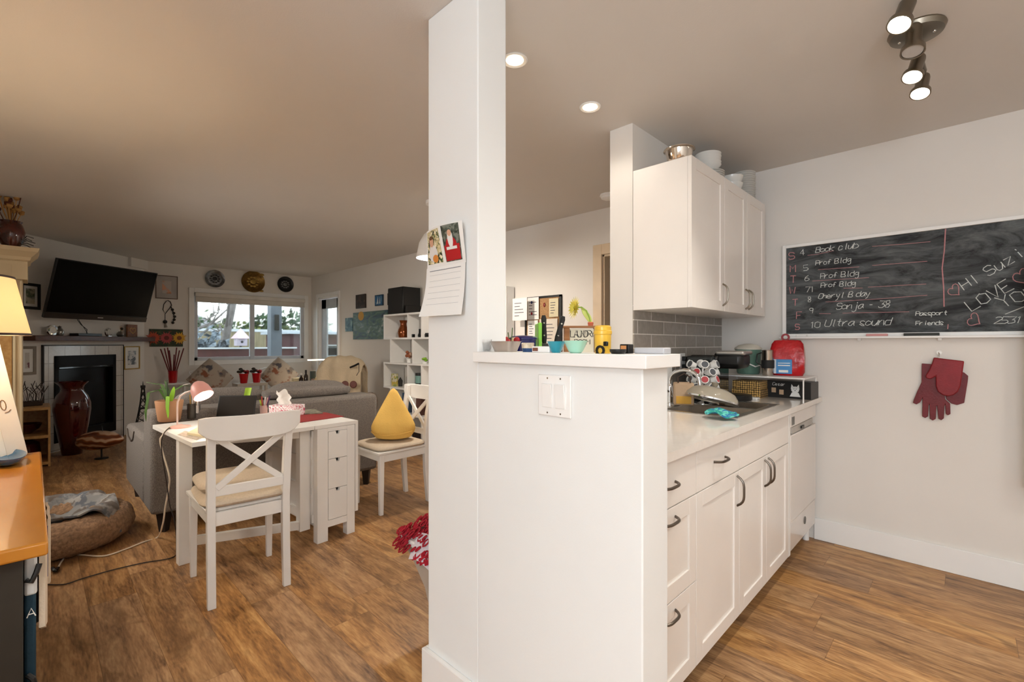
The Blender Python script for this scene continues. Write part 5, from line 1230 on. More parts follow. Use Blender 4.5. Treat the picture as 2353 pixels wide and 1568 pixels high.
cres = MB().tube([(0, .048 * math.cos(a), .055 + .048 * math.sin(a)) for a in [math.radians(50 + 28 * i) for i in range(11)]], [.003, .009, .012, .014, .015, .015, .014, .012, .01, .007, .003], 8); cres.build('crescent', CHROME, o_)
MB().box(-.02, -.025, 0, .02, .025, .008).build('base', CHROME, o_)
o_ = thing('flower_vase', 'round silver vase with a single sunflower on the mantel', 'vase', mp_(276), PI / 4)
MB().lathe([(0, 0), (.025, 0), (.04, .025), (.035, .05), (.018, .065), (.02, .07), (0, .068)], 20).build('vase', M('pewter'), o_)
MB().tube([(0, 0, .06), (.01, .005, .09)], .003, 5).build('stem', GREEN, o_)
su = MB(); mrot = Matrix.Translation((.02, 0, .105)) @ Matrix.Rotation(PI / 2 - .3, 4, 'Y')
for k in range(14):
    a = 2 * PI * k / 14; su.add([mrot @ Vector(p) for p in ((.012 * math.cos(a - .2), .012 * math.sin(a - .2), 0), (.05 * math.cos(a), .05 * math.sin(a), .002), (.012 * math.cos(a + .2), .012 * math.sin(a + .2), 0), (.02 * math.cos(a), .02 * math.sin(a), -.003))], [(0, 1, 2), (0, 3, 1), (3, 2, 1), (0, 2, 3)])
su.build('petals', M('sunflower_petal', '#b98a3a', .7), o_, smooth=False)
MB().ball((.022, 0, .105), .018, 10, 6).build('flower_centre', DARKWOOD, o_)
o_ = thing('picture_frame', 'small brown picture with a pale heart shape on the mantel end', 'picture', mp_(303, .05), PI / 4)
MB().box(-.01, -.085, 0, .01, .085, .17).build('frame', wood('picture_brown', '#6b3d1e', '#8a5426'), o_, bevel=.002)
hh_ = MB(); pts = []
for i in range(20):
    t = 2 * PI * i / 20; pts.append((.011, .05 * math.sin(t) ** 3, .088 + .045 * (13 * math.cos(t) - 5 * math.cos(2 * t) - 2 * math.cos(3 * t) - math.cos(4 * t)) / 16))
hh_.tube(pts, .006, 6, closed=True); hh_.build('heart_motif', M('heart_tan', '#c9a06a', .6), o_)
# framed pictures on the diagonal wall
def wallpic(s0, z0, s1, z1, fcol, name='framed_picture', label='', mat=None, matcol=None, fw_=.014, mw=.03, d=.018, off=0.041):
    o_ = thing(name, label, 'picture', FP((s0 + s1) / 2, (z0 + z1) / 2, off), -PI / 4)
    a, b = (s1 - s0) / 2, (z1 - z0) / 2
    f = MB().box(-a, 0, -b, -a + fw_, d, b).box(a - fw_, 0, -b, a, d, b).box(-a + fw_, 0, b - fw_, a - fw_, d, b).box(-a + fw_, 0, -b, a - fw_, d, -b + fw_)
    f.build('frame', fcol, o_, bevel=.001)
    MB().box(-a + fw_, 0, -b + fw_, a - fw_, d * .5, b - fw_).build('mount', matcol or PAPER, o_)
    MB().box(-a + fw_ + mw, d * .5, -b + fw_ + mw, a - fw_ - mw, d * .5 + .002, b - fw_ - mw).build('print', mat, o_)
    return o_
def s_of(px, py=0, d=0.):
    c_ = FO + FN * d; r_ = ray(px); t = (c_.x + c_.y) / (r_[0] + r_[1]); p = Vector((r_[0] * t, r_[1] * t, 0)); return (p - FO).dot(FU), EYE + (Y0 - py) / FPX * t
def rng(px0, py0, px1, py1):
    a, _ = s_of(px0); b, _ = s_of(px1); pm = (px0 + px1) / 2; _, z1 = s_of(pm, py0); _, z0 = s_of(pm, py1); return min(a, b), z0, max(a, b), z1
wallpic(*rng(44, 651, 90, 711), BLACKM, label='black framed landscape picture on the chimney wall left of the television', mat=spots('landscape', '#5c6650', ['#8a8f82', '#34402e', '#b9b29c'], 9, .7, .5), off=.001, fw_=.03)
wallpic(*rng(40, 796, 80, 862), M('driftwood', '#8d8378', .7), label='taupe framed botanical print left of the tile surround', mat=spots('botanical', '#cfcac2', ['#7b4a52'], 16, .7, .6), off=.001, fw_=.03, mw=.04)
wallpic(*rng(283, 796, 319, 849), M('gilt', '#a8823f', .35, .6), label='gilt framed blue sketch right of the tile surround', mat=spots('sketch_blue', '#dfe0e0', ['#68727c', '#9aa3ab'], 22, .7, .52), off=.001, fw_=.014, mw=.05)
# television
tvp = Vector((-7.33, .607, 1.843)); th = math.radians(31.9)
tv = thing('television', 'large black flat television tilted forward over the mantel', 'television', tvp, th)
tm_ = Matrix.Rotation(math.radians(17.5), 4, 'Y')
MB().box(-.03, -.5625, -.331, .0, .5625, .331, tm_).build('casing', BLACK, tv, bevel=.004)
MB().box(.0, -.55, -.262, .0015, .55, .322, tm_).build('screen', M('tv_screen', '#030303', .25, spec=.15), tv)
MB().box(-.002, -.5625, -.331, .006, .5625, -.27, tm_).build('bottom_bezel', M('bezel_brown', '#2c2624', .3), tv, bevel=.002)
MB().box(.006, -.03, -.306, .0068, .03, -.296, tm_).build('badge', M('badge_grey', '#a9a9a9', .4), tv)
MB().box(-.10, -.12, -.12, -.03, .12, .12, tm_).build('bracket', BLACKM, tv, bevel=.002)
bk = MB().bar((-.10, 0, 0), (-.02 - .12, .0, .05), .05, .05).build('mount_arm', BLACKM, tv)
# red floor vase, twigs, corner shelf
fv = at(166, 1044, z=0)
MB().lathe([(0, 0), (.085, 0), (.09, .01), (.112, .15), (.145, .36), (.162, .50), (.160, .58), (.135, .66), (.102, .71), (.095, .74), (.107, .775), (.140, .81), (.143, .818), (.136, .815), (.10, .77), (.09, .74), (.0, .70)], 48).build('floor_vase', DARKRED, label='tall glossy dark red floor vase before the fireplace', cat='vase', loc=(fv.x, fv.y - .0, 0))
cs = at(112, 1072, z=0)
csh = thing('corner_shelf', 'birch corner shelf with curved fronts beside the red vase', 'shelf', (cs.x - .05, cs.y, 0), 0)
def quarter(z0, z1, R):
    pol = [(-.42, 0)] + [(-.42 + 0 + R * math.cos(a) * 1.0, -R * 1.05 * math.sin(a)) for a in [i * PI / 2 / 12 for i in range(13)]]
    pol = [( -.42, .0)] + [(-.42 + .47 * math.cos(a), - .48 * math.sin(a)) for a in [i * PI / 2 / 12 for i in range(13)]]
    pol.reverse()
    return MB().prism(pol, lambda u, v, w: Vector((u, v, z0 + w)), z1 - z0)
for z in (.02, .29, .575): quarter(z, z + .028, .46).build('shelf_board', BIRCH, csh, bevel=.002)
MB().box(-.42, -.005, 0, .05, .013, .60).build('side_panel', BIRCH, csh, bevel=.002)
MB().box(-.435, -.48, 0, -.422, .013, .60).build('back_panel', BIRCH, csh, bevel=.002)
sp_ = csh.location
MB().lathe([(0, 0), (.05, 0), (.11, .05), (.13, .10), (.125, .10), (.10, .05), (0, .01)], 28).build('lacquer_bowl', DARKRED, label='dark red lacquer bowl on the middle tier of the corner shelf', cat='bowl', loc=(sp_.x - .22, sp_.y - .17, .319))
MB().lathe([(0, 0), (.10, 0), (.12, .08), (.11, .17), (.06, .2), (0, .2)], 28).build('lacquer_jar', DARKRED, label='squat dark red jar on the bottom tier of the corner shelf', cat='jar', loc=(sp_.x - .22, sp_.y - .17, .049))
tg = thing('twig_basket', 'long basket of dark and white dried twigs on the corner shelf', 'twigs', (sp_.x - .2, sp_.y - .16, .604))
MB().box(-.06, -.11, 0, .06, .12, .05).build('basket', M('wicker_dark', '#3a2a22', .8), tg, bevel=.01)
random.seed(4); TWG = M('twig_dark', '#3d312c', .85); TWW = M('twig_white', '#a59f9f', .8)
for k in range(34):
    x = random.uniform(-.05, .05); y = random.uniform(-.11, .12); 
    MB().tube([(x, y, .04), (x + random.uniform(-.02, .02), y + random.uniform(-.03, .03), .12), (x + random.uniform(-.06, .06), y + random.uniform(-.06, .06), random.uniform(.18, .26))], .0035, 5).build('twig', TWW if k % 3 == 0 else TWG, tg)
# wooden fish-like carving on its spike
wc_ = at(238, 1012, z=.13)
wo = thing('wood_carving', 'striped polished wood carving on a black stand before the hearth', 'sculpture', (-6.72, .52, 0), YAW - .25)
def strp():
    m, nt, b = newmat('striped_wood'); N = nt.nodes; L = nt.links
    tc = N.new('ShaderNodeTexCoord'); w = N.new('ShaderNodeTexWave'); w.inputs['Scale'].default_value = 5; w.inputs['Distortion'].default_value = 6; w.bands_direction = 'Z'; w.inputs['Detail'].default_value = 2
    L.new(tc.outputs['Object'], w.inputs['Vector']); r = N.new('ShaderNodeValToRGB'); r.color_ramp.elements[0].color = lin('#5f2f18'); r.color_ramp.elements[1].color = lin('#c9a688'); r.color_ramp.elements[1].position = .9; r.color_ramp.elements.new(.6).color = lin('#8a4c2a')
    L.new(w.outputs['Fac'], r.inputs[0]); L.new(r.outputs[0], b.inputs['Base Color']); b.inputs['Roughness'].default_value = .25; return m
MB().ball((0, 0, .20), (.30, .13, .10), 28, 14, fn=lambda q: Vector((q.x, q.y * (1 - .35 * q.x), q.z * (1 - .3 * q.x) + .25 * q.x))).build('carving', strp(), wo)
MB().cyl((0, 0, 0), (0, 0, .12), .008).cyl((0, 0, 0), (0, 0, .008), .06).cyl((.02, 0, .28), (.0, .0, .36), .005, .001, 8).build('stand', BLACK, wo)
# metal lattice tower
e = thing('tower_ornament', 'dark metal lattice tower ornament standing behind the sofa arm', 'ornament', (-7.3, .95, 0))
lat = MB(); H_ = .75
def wd(z): return .11 * (1 - z / H_) ** 1.8 + .012
zsn = [0, .08, .16, .25, .33, .42, .50, .58, .66, .72]
for sx in (-1, 1):
    for sy in (-1, 1): lat.tube([(sx * wd(z), sy * wd(z), z) for z in zsn], .006, 5)
for i, z in enumerate(zsn[1:]):
    w1_, w0_ = wd(z), wd(zsn[i]); z0 = zsn[i]
    for sx in (-1, 1):
        lat.tube([(sx * w0_, -w0_, z0), (sx * w1_, w1_, z)], .003, 4).tube([(sx * w0_, w0_, z0), (sx * w1_, -w1_, z)], .003, 4)
        lat.tube([(-w0_, sx * w0_, z0), (w1_, sx * w1_, z)], .003, 4).tube([(w0_, sx * w0_, z0), (-w1_, sx * w1_, z)], .003, 4)
lat.build('lattice', BLACKM, e)
MB().box(-.065, -.065, .24, .065, .065, .258).box(-.04, -.04, .44, .04, .04, .455).box(-.022, -.022, .70, .022, .022, .73).cyl((0, 0, .73), (0, 0, .78), .006, .002, 8).build('platform', BLACKM, e)

# =================================================================== WINDOW WALL
def wplate(px, py, d_, name, mat, mat2, label, crest=False):
    q = at(px, py, x=XW); mt_ = Matrix.Rotation(PI / 2, 4, 'Y'); r = d_ / 2
    o_ = thing(name, label, 'wall plate', (XW, q.y, q.z))
    MB().lathe([(0, .010), (r * .72, .008), (r * .8, .018), (r, .026), (r, .029), (r * .79, .022), (r * .71, .012), (0, .014)], 36, mtx=mt_).build('plate', mat, o_)
    o2 = MB(); 
    for k in range(10):
        a = 2 * PI * k / 10; o2.ball((.015, r * .42 * math.cos(a), r * .42 * math.sin(a)), (.003, r * .13, r * .09), 8, 5)
    o2.ball((.015, 0, 0), (.004, r * .25, r * .22), 12, 6)
    o2.build('embossed_relief', mat2, o_)
    if crest: MB().ball((.012, r * .75, r * .72), (.012, r * .22, r * .12), 10, 6).ball((.012, r * .72, -r * .8), (.012, r * .2, r * .1), 10, 6).build('scroll', mat2, o_)
SILV = M('tarnished_silver', '#77787a', .28, .9, var=.3, vs=25); SILV2 = M('silver_dark', '#2f3031', .3, .8)
BRS = M('old_brass', '#6d5228', .3, .9, var=.3, vs=25); BRS2 = M('brass_light', '#a8884a', .3, .9)
wplate(493, 641, .275, 'wall_plate', SILV, SILV2, 'silver embossed wall plate, leftmost of the three above the window')
wplate(581, 648, .355, 'wall_plate', BRS, BRS2, 'large brass wall plate, middle of the three above the window', True)
wplate(655, 654, .27, 'wall_plate', SILV2, SILV, 'dark silver wall plate, rightmost of the three above the window')
def westpic(px0, py0, px1, py1, name, label, frame, fw_, mount, mw, pm, dep=.018):
    pmid = (px0 + px1) / 2
    y0 = at(px0, 0, x=XW).y; y1 = at(px1, 0, x=XW).y; z1 = at(pmid, py0, x=XW).z; z0 = at(pmid, py1, x=XW).z
    o_ = thing(name, label, 'picture', (XW + .001, (y0 + y1) / 2, (z0 + z1) / 2)); a, b = (y1 - y0) / 2, (z1 - z0) / 2
    if fw_: MB().box(0, -a, -b, dep, -a + fw_, b).box(0, a - fw_, -b, dep, a, b).box(0, -a + fw_, b - fw_, dep, a - fw_, b).box(0, -a + fw_, -b, dep, a - fw_, -b + fw_).build('frame', frame, o_, bevel=.001)
    MB().box(0, -a + fw_, -b + fw_, dep * .6, a - fw_, b - fw_).build('mount' if mw else 'canvas', mount, o_)
    if mw: MB().box(dep * .6, -a + fw_ + mw, -b + fw_ + mw, dep * .6 + .002, a - fw_ - mw, b - fw_ - mw).build('print', pm, o_)
    return o_, a, b
westpic(357, 634, 408, 687, 'framed_picture', 'thin brown framed print with a peach shell shape right of the television', M('frame_brown', '#5c4436', .5), .009, M('mount_grey', '#b3aca6', .8), .07, spots('shell_print', '#c4bab2', ['#e0a98a', '#c98c6a'], 7, .7, .53))
o_, a, b = westpic(343, 757, 420, 797, 'canvas_painting', 'wide dark canvas of three flowers below the hanging beads', None, 0, spots('dark_green_canvas', '#2c3a26', ['#47532c', '#5e3a2a'], 18, .7, .55), 0, None, .02)
for k, (yy_, c1, c2) in enumerate(((-.155, '#b5482a', '#8f3a32'), (0.0, '#b34a4a', '#6b2a22'), (.155, '#d9a12c', '#7a4418'))):
    fl_ = MB()
    for j in range(16):
        aa = 2 * PI * j / 16; rr = .085 + .016 * (j % 2); fl_.add([(.0125, yy_ * 1.0 + .045 * math.cos(aa - .45), .0 + .045 * math.sin(aa - .45)), (.014, yy_ + rr * math.cos(aa), .0 + rr * math.sin(aa)), (.0125, yy_ + .045 * math.cos(aa + .45), .0 + .045 * math.sin(aa + .45)), (.0135, yy_, 0)], [(0, 1, 3), (1, 2, 3)])
    fl_.build('flower_petals', M('paint_a%d' % k, c1, .6), o_, smooth=False)
    MB().ball((.0125, yy_, .0), (.003, .034, .034), 12, 6).build('flower_disc', M('paint_b%d' % k, c2, .6), o_)
# hanging beads
q = at(388, 694, x=XW)
hb_ = thing('hanging_beads', 'dark looped bead cords with a tassel hanging beside the window', 'wall hanging', (XW + .012, q.y, q.z))
def WL(px, py): p = at(px, py, x=XW); return (0, p.y - q.y, p.z - q.z)
MB().tube([WL(*p) for p in ((382, 692), (376, 700), (374, 712), (379, 722), (390, 708), (394, 702), (391, 694), (385, 691))], .006, 6, closed=True).build('cord_loop', DARKWOOD, hb_)
MB().tube([WL(379, 722), WL(379, 742)], .004, 6).build('cord', DARKWOOD, hb_)
MB().ball(WL(379, 740), .028, 10, 8).build('bead', BLACK, hb_)
MB().cyl(WL(379, 743), WL(381, 753), .01, .022, 8).build('tassel', M('tassel_grey', '#8c877d', .8), hb_)
MB().tube([WL(*p) for p in ((392, 704), (397, 716), (400, 730), (396, 745))], .007, 6).build('cord_strand', DARKWOOD, hb_)
for k, (px, py) in enumerate(((396, 712), (399, 720), (401, 728), (400, 735), (397, 742))): MB().ball(WL(px, py), .02, 8, 6).build('bead', DARKWOOD, hb_)
# red reeds vase on a small table
q = at(397, 880, x=-8.1)
st_ = thing('side_table', 'small white side table under the red vase of reeds', 'table', (q.x, q.y, 0))
MB().box(-.14, -.14, q.z - .02, .14, .14, q.z).build('table_top', WHITE, st_, bevel=.003)
for sx in (-.12, .12):
    for sy in (-.12, .12): MB().box(sx - .012, sy - .012, 0, sx + .012, sy + .012, q.z - .02).build('leg', WHITE, st_)
rv = thing('reed_vase', 'slim bright red vase with red reeds fanned out by the window', 'vase', (q.x, q.y, q.z + .001))
REDV = M('red_gloss', '#b00d18', .15, coat=.6)
MB().lathe([(0, 0), (.045, 0), (.05, .02), (.06, .17), (.055, .17), (.045, .02), (0, .01)], 24).build('vase', REDV, rv)
for k, (a, h) in enumerate(((-.175, .48), (-.12, .49), (-.075, .50), (-.05, .46), (.055, .5), (.095, .46), (.155, .49), (.02, .40))):
    MB().tube([LR(a * .1, .02), LR(a * .35, .17), LR(a, h)], .008, 5).build('reed', M('reed_red', '#6b1a1c', .7), rv)
# two garden-style chairs with diamond pillows
def tube_chair(px, label):
    q = at(px, 860, x=-7.85); c = thing('metal_chair', label, 'chair', (-7.75, q.y, 0))
    for sy in (-.2, .2):
        MB().tube([(-.2, sy, 0), (-.2, sy, .45), (-.24, sy, .75), (-.25, sy * .8, .80)], .011, 8).build('leg', WHITE, c)
        MB().tube([(.2, sy, 0), (.2, sy, .45)], .011, 8).build('leg', WHITE, c)
    MB().tube([(-.25, -.2, .78), (-.255, -.22, .84), (-.25, -.15, .86), (-.25, .15, .86), (-.255, .22, .84), (-.25, .2, .78)], .010, 8).build('back_rail', WHITE, c)
    for k in range(3): MB().tube([(-.22, -.1 + .1 * k, .45), (-.25, -.1 + .1 * k, .86)], .007, 6).build('back_spindle', WHITE, c)
    MB().box(-.22, -.23, .44, .22, .23, .47).build('seat', WHITE, c, bevel=.01)
    return c, q.y
PIL = spots('pillow_floral', '#b3a697', ['#857a70', '#8d5a44', '#55555c'], 7.5, .9, .585)
for px, lb, lb2, sd_ in ((482, 'white metal chair left of the two red flower pots', 'diamond-set floral pillow with a rust coloured bloom on the left chair', 0), (640, 'white metal chair right of the two red flower pots', 'diamond-set floral pillow with blue-grey leaves on the right chair', 3)):
    c, yy_ = tube_chair(px, lb)
    def pf(qq):
        x, y = qq.y, qq.z; n = max(abs(x), abs(y), 1e-6); r = math.hypot(x, y); sc = (r / n) ** .9
        return Vector((qq.x * (1 - .0 * n), x * sc * .99, y * sc * .99))
    m_ = Matrix.Rotation(math.radians(-12), 4, 'Y') @ Matrix.Rotation(math.radians(45), 4, 'X')
    o_ = MB().ball((0, 0, 0), (.09, .22, .22), 40, 24, mtx=m_, fn=pf).build('pillow', PIL, label=lb2, cat='pillow', loc=(-7.80, yy_, .475 + .27))
    
# white stool with red pots
q = at(575, 880, x=-7.5)
st_ = thing('plant_stool', 'pale wooden stool holding two red flower pots', 'stool', (q.x, q.y, 0))
zz = q.z - .0
MB().box(-.13, -.20, zz - .04, .13, .20, zz).build('stool_top', M('greige', '#b8b0a4', .6), st_, bevel=.004)
MB().box(-.11, -.18, zz - .14, .11, .18, zz - .12).build('stool_shelf', M('greige'), st_, bevel=.003)
for sx in (-.11, .11):
    for sy in (-.18, .18): MB().box(sx - .014, sy - .014, 0, sx + .014, sy + .014, zz - .04).build('leg', M('greige'), st_)
for dy, lb in ((-.085, 'red flower pot with dark foliage, left on the stool'), (.085, 'red flower pot with dark foliage, right on the stool')):
    p_ = thing('flower_pot', lb, 'plant', (q.x, q.y + dy, zz + .001))
    MB().lathe([(0, 0), (.045, 0), (.06, .13), (.066, .13), (.066, .14), (.0, .135)], 20).build('pot', REDV, p_)
    random.seed(int(dy * 100)); 
    for k in range(9): MB().ball((random.uniform(-.05, .05), random.uniform(-.06, .06), .15 + random.uniform(0, .05)), (.028, .028, .02), 7, 5).build('foliage', M('dark_leaf', '#33291f', .8, var=.4, vs=30) if k % 3 else RED, p_)

# table with LED lamp and clutter
q = at(722, 882, x=-7.2); ZL2 = q.z
lt_ = thing('side_table', 'white work table below the glowing bar lamp', 'table', (-7.25, q.y + .05, 0))
MB().box(-.22, -.42, ZL2 - .03, .22, .42, ZL2).build('table_top', M('table_cream', '#d9cdb8', .5), lt_, bevel=.004)
for sx in (-.19, .19):
    for sy in (-.38, .38): MB().box(sx - .02, sy - .02, 0, sx + .02, sy + .02, ZL2 - .03).build('leg', M('table_cream', ''), lt_)
def wp(px, x=-7.2): return (x, at(px, 880, x=x).y, ZL2 + .001)
led = thing('bar_lamp', 'slim desk lamp with a glowing horizontal light bar by the patio door', 'lamp', wp(751))
MB().tube([(0, 0, 0), (0, 0, .36), (0, -.01, .37)], .010, 8).build('stem', WHITE, led)
MB().box(-.02, -.29, .355, .02, -.005, .372).build('light_bar', M('led_bar', '#fff3dc', .5, emit=9., ec='#ffe6bd', var=0), led)
MB().lathe([(0, 0), (.05, 0), (.05, .01), (0, .012)], 20).build('lamp_base', WHITE, led)
lamp('AREA', 'bar_lamp_glow', Vector(led.location) + Vector((0, -.15, .345)), 2.2, WARM, .12)
o_ = MB().box(-.06, -.10, 0, .06, .07, .055).build('cream_box', M('box_cream', '#dcc79a', .6), label='cream box under the light bar left of the bottles', cat='box', loc=wp(684), bevel=.003)
o_ = MB().box(-.05, -.08, 0, .05, .06, .045).build('cream_box', M('box_cream2', '#e8d9b4', .6), label='paler box stacked on the cream box left of the bottles', cat='box', loc=Vector(wp(684)) + Vector((0, .01, .056)), bevel=.003)
for px, h, lb in ((692, .16, 'dark bottle with a white ball stopper under the light bar'), (703, .22, 'taller dark glass bottle with a silver neck under the light bar')):
    b_ = thing('bottle', lb, 'bottle', wp(px, -7.1))
    MB().lathe([(0, 0), (.028, 0), (.03, .01), (.03, h * .6), (.012, h * .75), (.012, h * .92), (0, h * .92)], 20).build('bottle_body', M('bottle_brown', '#2b1a12', .12, coat=.4), b_)
    (MB().ball((0, 0, h * .98), .018, 10, 8) if px == 692 else MB().cyl((0, 0, h * .78), (0, 0, h), .0145)).build('stopper', PAPER if px == 692 else M('dark_cap', '#2e2a28', .4), b_)
o_ = thing('photo_frame', 'small photo with a green top and patterned border under the light bar', 'picture', wp(719, -7.12), .35)
MB().box(-.008, -.05, 0, .008, .05, .20).build('frame', M('teal_frame', '#3f5257', .5), o_, bevel=.002); MB().box(.008, -.04, .01, .010, .04, .085).build('print', spots('red_pattern', '#b5a49c', ['#7b2a30'], 40, .7, .52), o_)
o_ = thing('candle', 'cream pillar candle group in front of the bar lamp stem', 'candle', wp(731, -7.08))
MB().lathe([(0, 0), (.04, 0), (.04, .10), (.036, .105), (0, .1)], 20).build('wax', M('wax', '#ead9a8', .5), o_)
MB().lathe([(0, 0), (.02, 0), (.012, .02), (.028, .05), (.02, .085), (.008, .1), (0, .11)], 14).build('angel_figurine', M('figurine_tan', '#a8764a', .5), label='little tan winged figurine standing on the candle', cat='figurine', loc=Vector(wp(731, -7.08)) + Vector((0, 0, .103)))
MB().lathe([(0, 0), (.035, 0), (.045, .05), (.03, .1), (.025, .11), (0, .11)], 18).build('glass_jar', M('amber_jar', '#c9a860', .2, trans=.4), label='amber glass jar beside the cream candle', cat='jar', loc=wp(744, -7.08))

# armchair with a throw
ac = thing('armchair', 'rounded upholstered armchair with floral cover near the patio door', 'armchair', (-5.80, 2.90, 0), YAW + PI / 2 - .12); ac.scale = (.85, .84, .98)
def shell(q): e = .6; sg = lambda t: math.copysign(abs(t) ** e, t); return Vector((sg(q.x), sg(q.y), q.z))
ARM = spots('chair_floral', '#b5a596', ['#7a4a46', '#cbbfae'], 9, .9, .56)
MB().box(-.30, -.30, .16, .30, .30, .44).build('seat', ARM, ac, bevel=.05)
MB().ball((-.25, 0, .66), (.09, .30, .42), 28, 18, fn=shell).build('backrest', ARM, ac)
for sy in (-1, 1): MB().ball((.0, sy * .30, .46), (.28, .07, .16), 20, 12, fn=shell).build('armrest', ARM, ac)
for sx in (-.24, .24):
    for sy in (-.24, .24): MB().cyl((sx, sy, 0), (sx, sy, .17), .018, .025, 10).build('leg', DARKWOOD, ac)
def throw(u, v):
    y = (v - .5) * .66; a = u * 1.9 - .55
    if u < .3: x = -.36 - .0 * u; z = .55 + u / .3 * .45
    elif u < .42: tt = (u - .3) / .12; x = -.36 + .24 * tt; z = 1.0 + .11 * math.sin(PI * tt)
    else: tt = (u - .42) / .58; x = -.12 + .10 * tt; z = 1.0 - .42 * tt
    z -= .10 * (2 * v - 1) ** 4
    return (x + .015 * math.sin(18 * v + 4 * u), y * (1 + .04 * math.sin(6 * u)), z + .006 * math.sin(25 * v))
MB().sheet(throw, 30, 24, .014).build('knitted_throw', M('throw_cream', '#cbb99c', .95, var=.08, bump=.5, bs=60), label='cream knitted throw draped over the armchair back', cat='blanket', loc=(-5.80, 2.90, 0), rz=YAW + PI / 2 - .12).scale = (.85, .84, .98)
MB().tube([LR(-.01, .0), LR(.04, .02), LR(.10, .05)], .012, 8).tube([LR(.10, .05), LR(.10, -.05), LR(.07, -.10)], .004, 6).build('dark_strap', BLACK, label='dark strap with a buckle lying over the throw', cat='strap', loc=at(806, 845, t=5.72))
for px, lb in ((793, 'small brown lens cap, left of the pair on the armchair'), (812, 'small brown lens cap, right of the pair on the armchair')):
    p_ = at(px, 884, t=5.65); MB().lathe([(0, -.01), (.035, -.01), (.045, .0), (.035, .01), (0, .012)], 18, mtx=Matrix.Rotation(PI / 2, 4, 'X') ).build('round_slipper', M('slipper_brown', '#6a3f38', .6), label=lb.replace('lens cap', 'slipper toe'), cat='slipper', loc=p_, rz=YAW)

# =================================================================== NORTH WALL ART + SHELF
def northpic(px0, py0, px1, py1, name, label, mat, frame=None, dep=.02):
    pm = (px0 + px1) / 2; x0 = at(px0, 0, y=YN).x; x1 = at(px1, 0, y=YN).x; z1 = at(pm, py0, y=YN).z; z0 = at(pm, py1, y=YN).z
    o_ = thing(name, label, 'picture', ((x0 + x1) / 2, YN - .001, (z0 + z1) / 2)); a, b = (x1 - x0) / 2, (z1 - z0) / 2
    MB().box(-a, -dep, -b, a, 0, b).build('canvas', frame or mat, o_, bevel=.002)
    if frame: MB().box(-a + .015, -dep - .002, -b + .015, a - .015, -dep, b - .015).build('print', mat, o_)
    return o_, a, b, dep
northpic(820, 677, 842, 709, 'small_painting', 'small dark brown painting above the seascape', spots('dark_painting', '#3f3028', ['#5e4c3f', '#2a1f1a'], 12, .6, .5), M('umber_frame', '#33261f', .5))
o_, a, b, d_ = northpic(864, 678, 882, 703, 'small_painting', 'small blue painting of sails above the seascape', spots('blue_painting', '#2f6a9a', ['#1f4a78', '#5f8fb0'], 10, .6, .52), M('blue_edge', '#27465f', .5))
MB().prism([(-.05, -.05), (.0, -.05), (-.01, .06)], lambda u, v, w: Vector((u, -d_ - .003 - w, v)), .002).prism([(.02, -.05), (.06, -.05), (.04, .05)], lambda u, v, w: Vector((u, -d_ - .003 - w, v)), .002).build('painted_sails', M('sail_paint', '#b9c6cc', .6), o_)
northpic(893, 674, 905, 701, 'small_painting', 'narrow dark picture half hidden by the black speaker', spots('dark_painting'), None)
def sea():
    m, nt, b = newmat('seascape'); N = nt.nodes; L = nt.links
    tc = N.new('ShaderNodeTexCoord'); mp = N.new('ShaderNodeMapping'); mp.inputs['Scale'].default_value = (1.2, 1, 3.2); L.new(tc.outputs['Object'], mp.inputs[0])
    n1 = N.new('ShaderNodeTexNoise'); n1.inputs['Scale'].default_value = 3.2; n1.inputs['Detail'].default_value = 6; n1.inputs['Distortion'].default_value = 1.6; L.new(mp.outputs[0], n1.inputs['Vector'])
    r = N.new('ShaderNodeValToRGB'); r.color_ramp.elements[0].position = .3; r.color_ramp.elements[0].color = lin('#1f3138'); r.color_ramp.elements[1].position = .74; r.color_ramp.elements[1].color = lin('#b9b6a0')
    for p, c in ((.42, '#33545a'), (.5, '#456049'), (.6, '#5f7a72')): r.color_ramp.elements.new(p).color = lin(c)
    L.new(n1.outputs['Fac'], r.inputs[0]); L.new(r.outputs[0], b.inputs['Base Color']); b.inputs['Roughness'].default_value = .5; return m
o_, a, b, d_ = northpic(814, 716, 893, 780, 'seascape_painting', 'large dark seascape canvas with green waves behind the cube shelf', sea())
MB().ball((-a * .5, -d_, b * .72), (.09, .003, .07), 12, 6).build('painted_sun', M('paint_yellow', '#c99a3c', .6), o_)
northpic(796, 731, 812, 762, 'small_painting', 'small pale blue picture at the left edge of the seascape', spots('pale_blue_paint', '#5f8494', ['#3f6478', '#8fb0b8'], 10, .6, .52))
# cube shelf
CX0, CD0, CD1 = -5.45, 3.19, 3.485
cu = thing('cube_shelf', 'white staggered open cube bookcase against the wall left of the pillar', 'bookcase', (CX0, CD0, 0))
SH = .022; zt_ = 1.60; tier = [1.60, 1.30, .985, .675, .365, .03]
DP = CD1 - CD0
def tierparts(k):
    z1, z0 = tier[k], tier[k + 1]; x0 = 0 if k % 2 == 0 else .155; x1 = x0 + .86
    dv_ = x0 + (.55 if k % 2 == 0 else .50)
    for x in (x0, dv_, x1 - SH): MB().box(x, 0, z0 + SH, x + SH, DP, z1).build('upright', WHITE, cu, bevel=.001)
for k in range(5): tierparts(k)
for k in range(6):
    MB().box(0 if k != 5 else 0, 0, tier[k], 1.015 if 0 < k else .86, DP, tier[k] + SH).build('shelf_board', WHITE, cu, bevel=.001)
def cz_(k): return tier[k] + SH + .001
def cpos(px, k, y=3.34): q = at(px, 0, y=y); return (q.x, y, cz_(k))
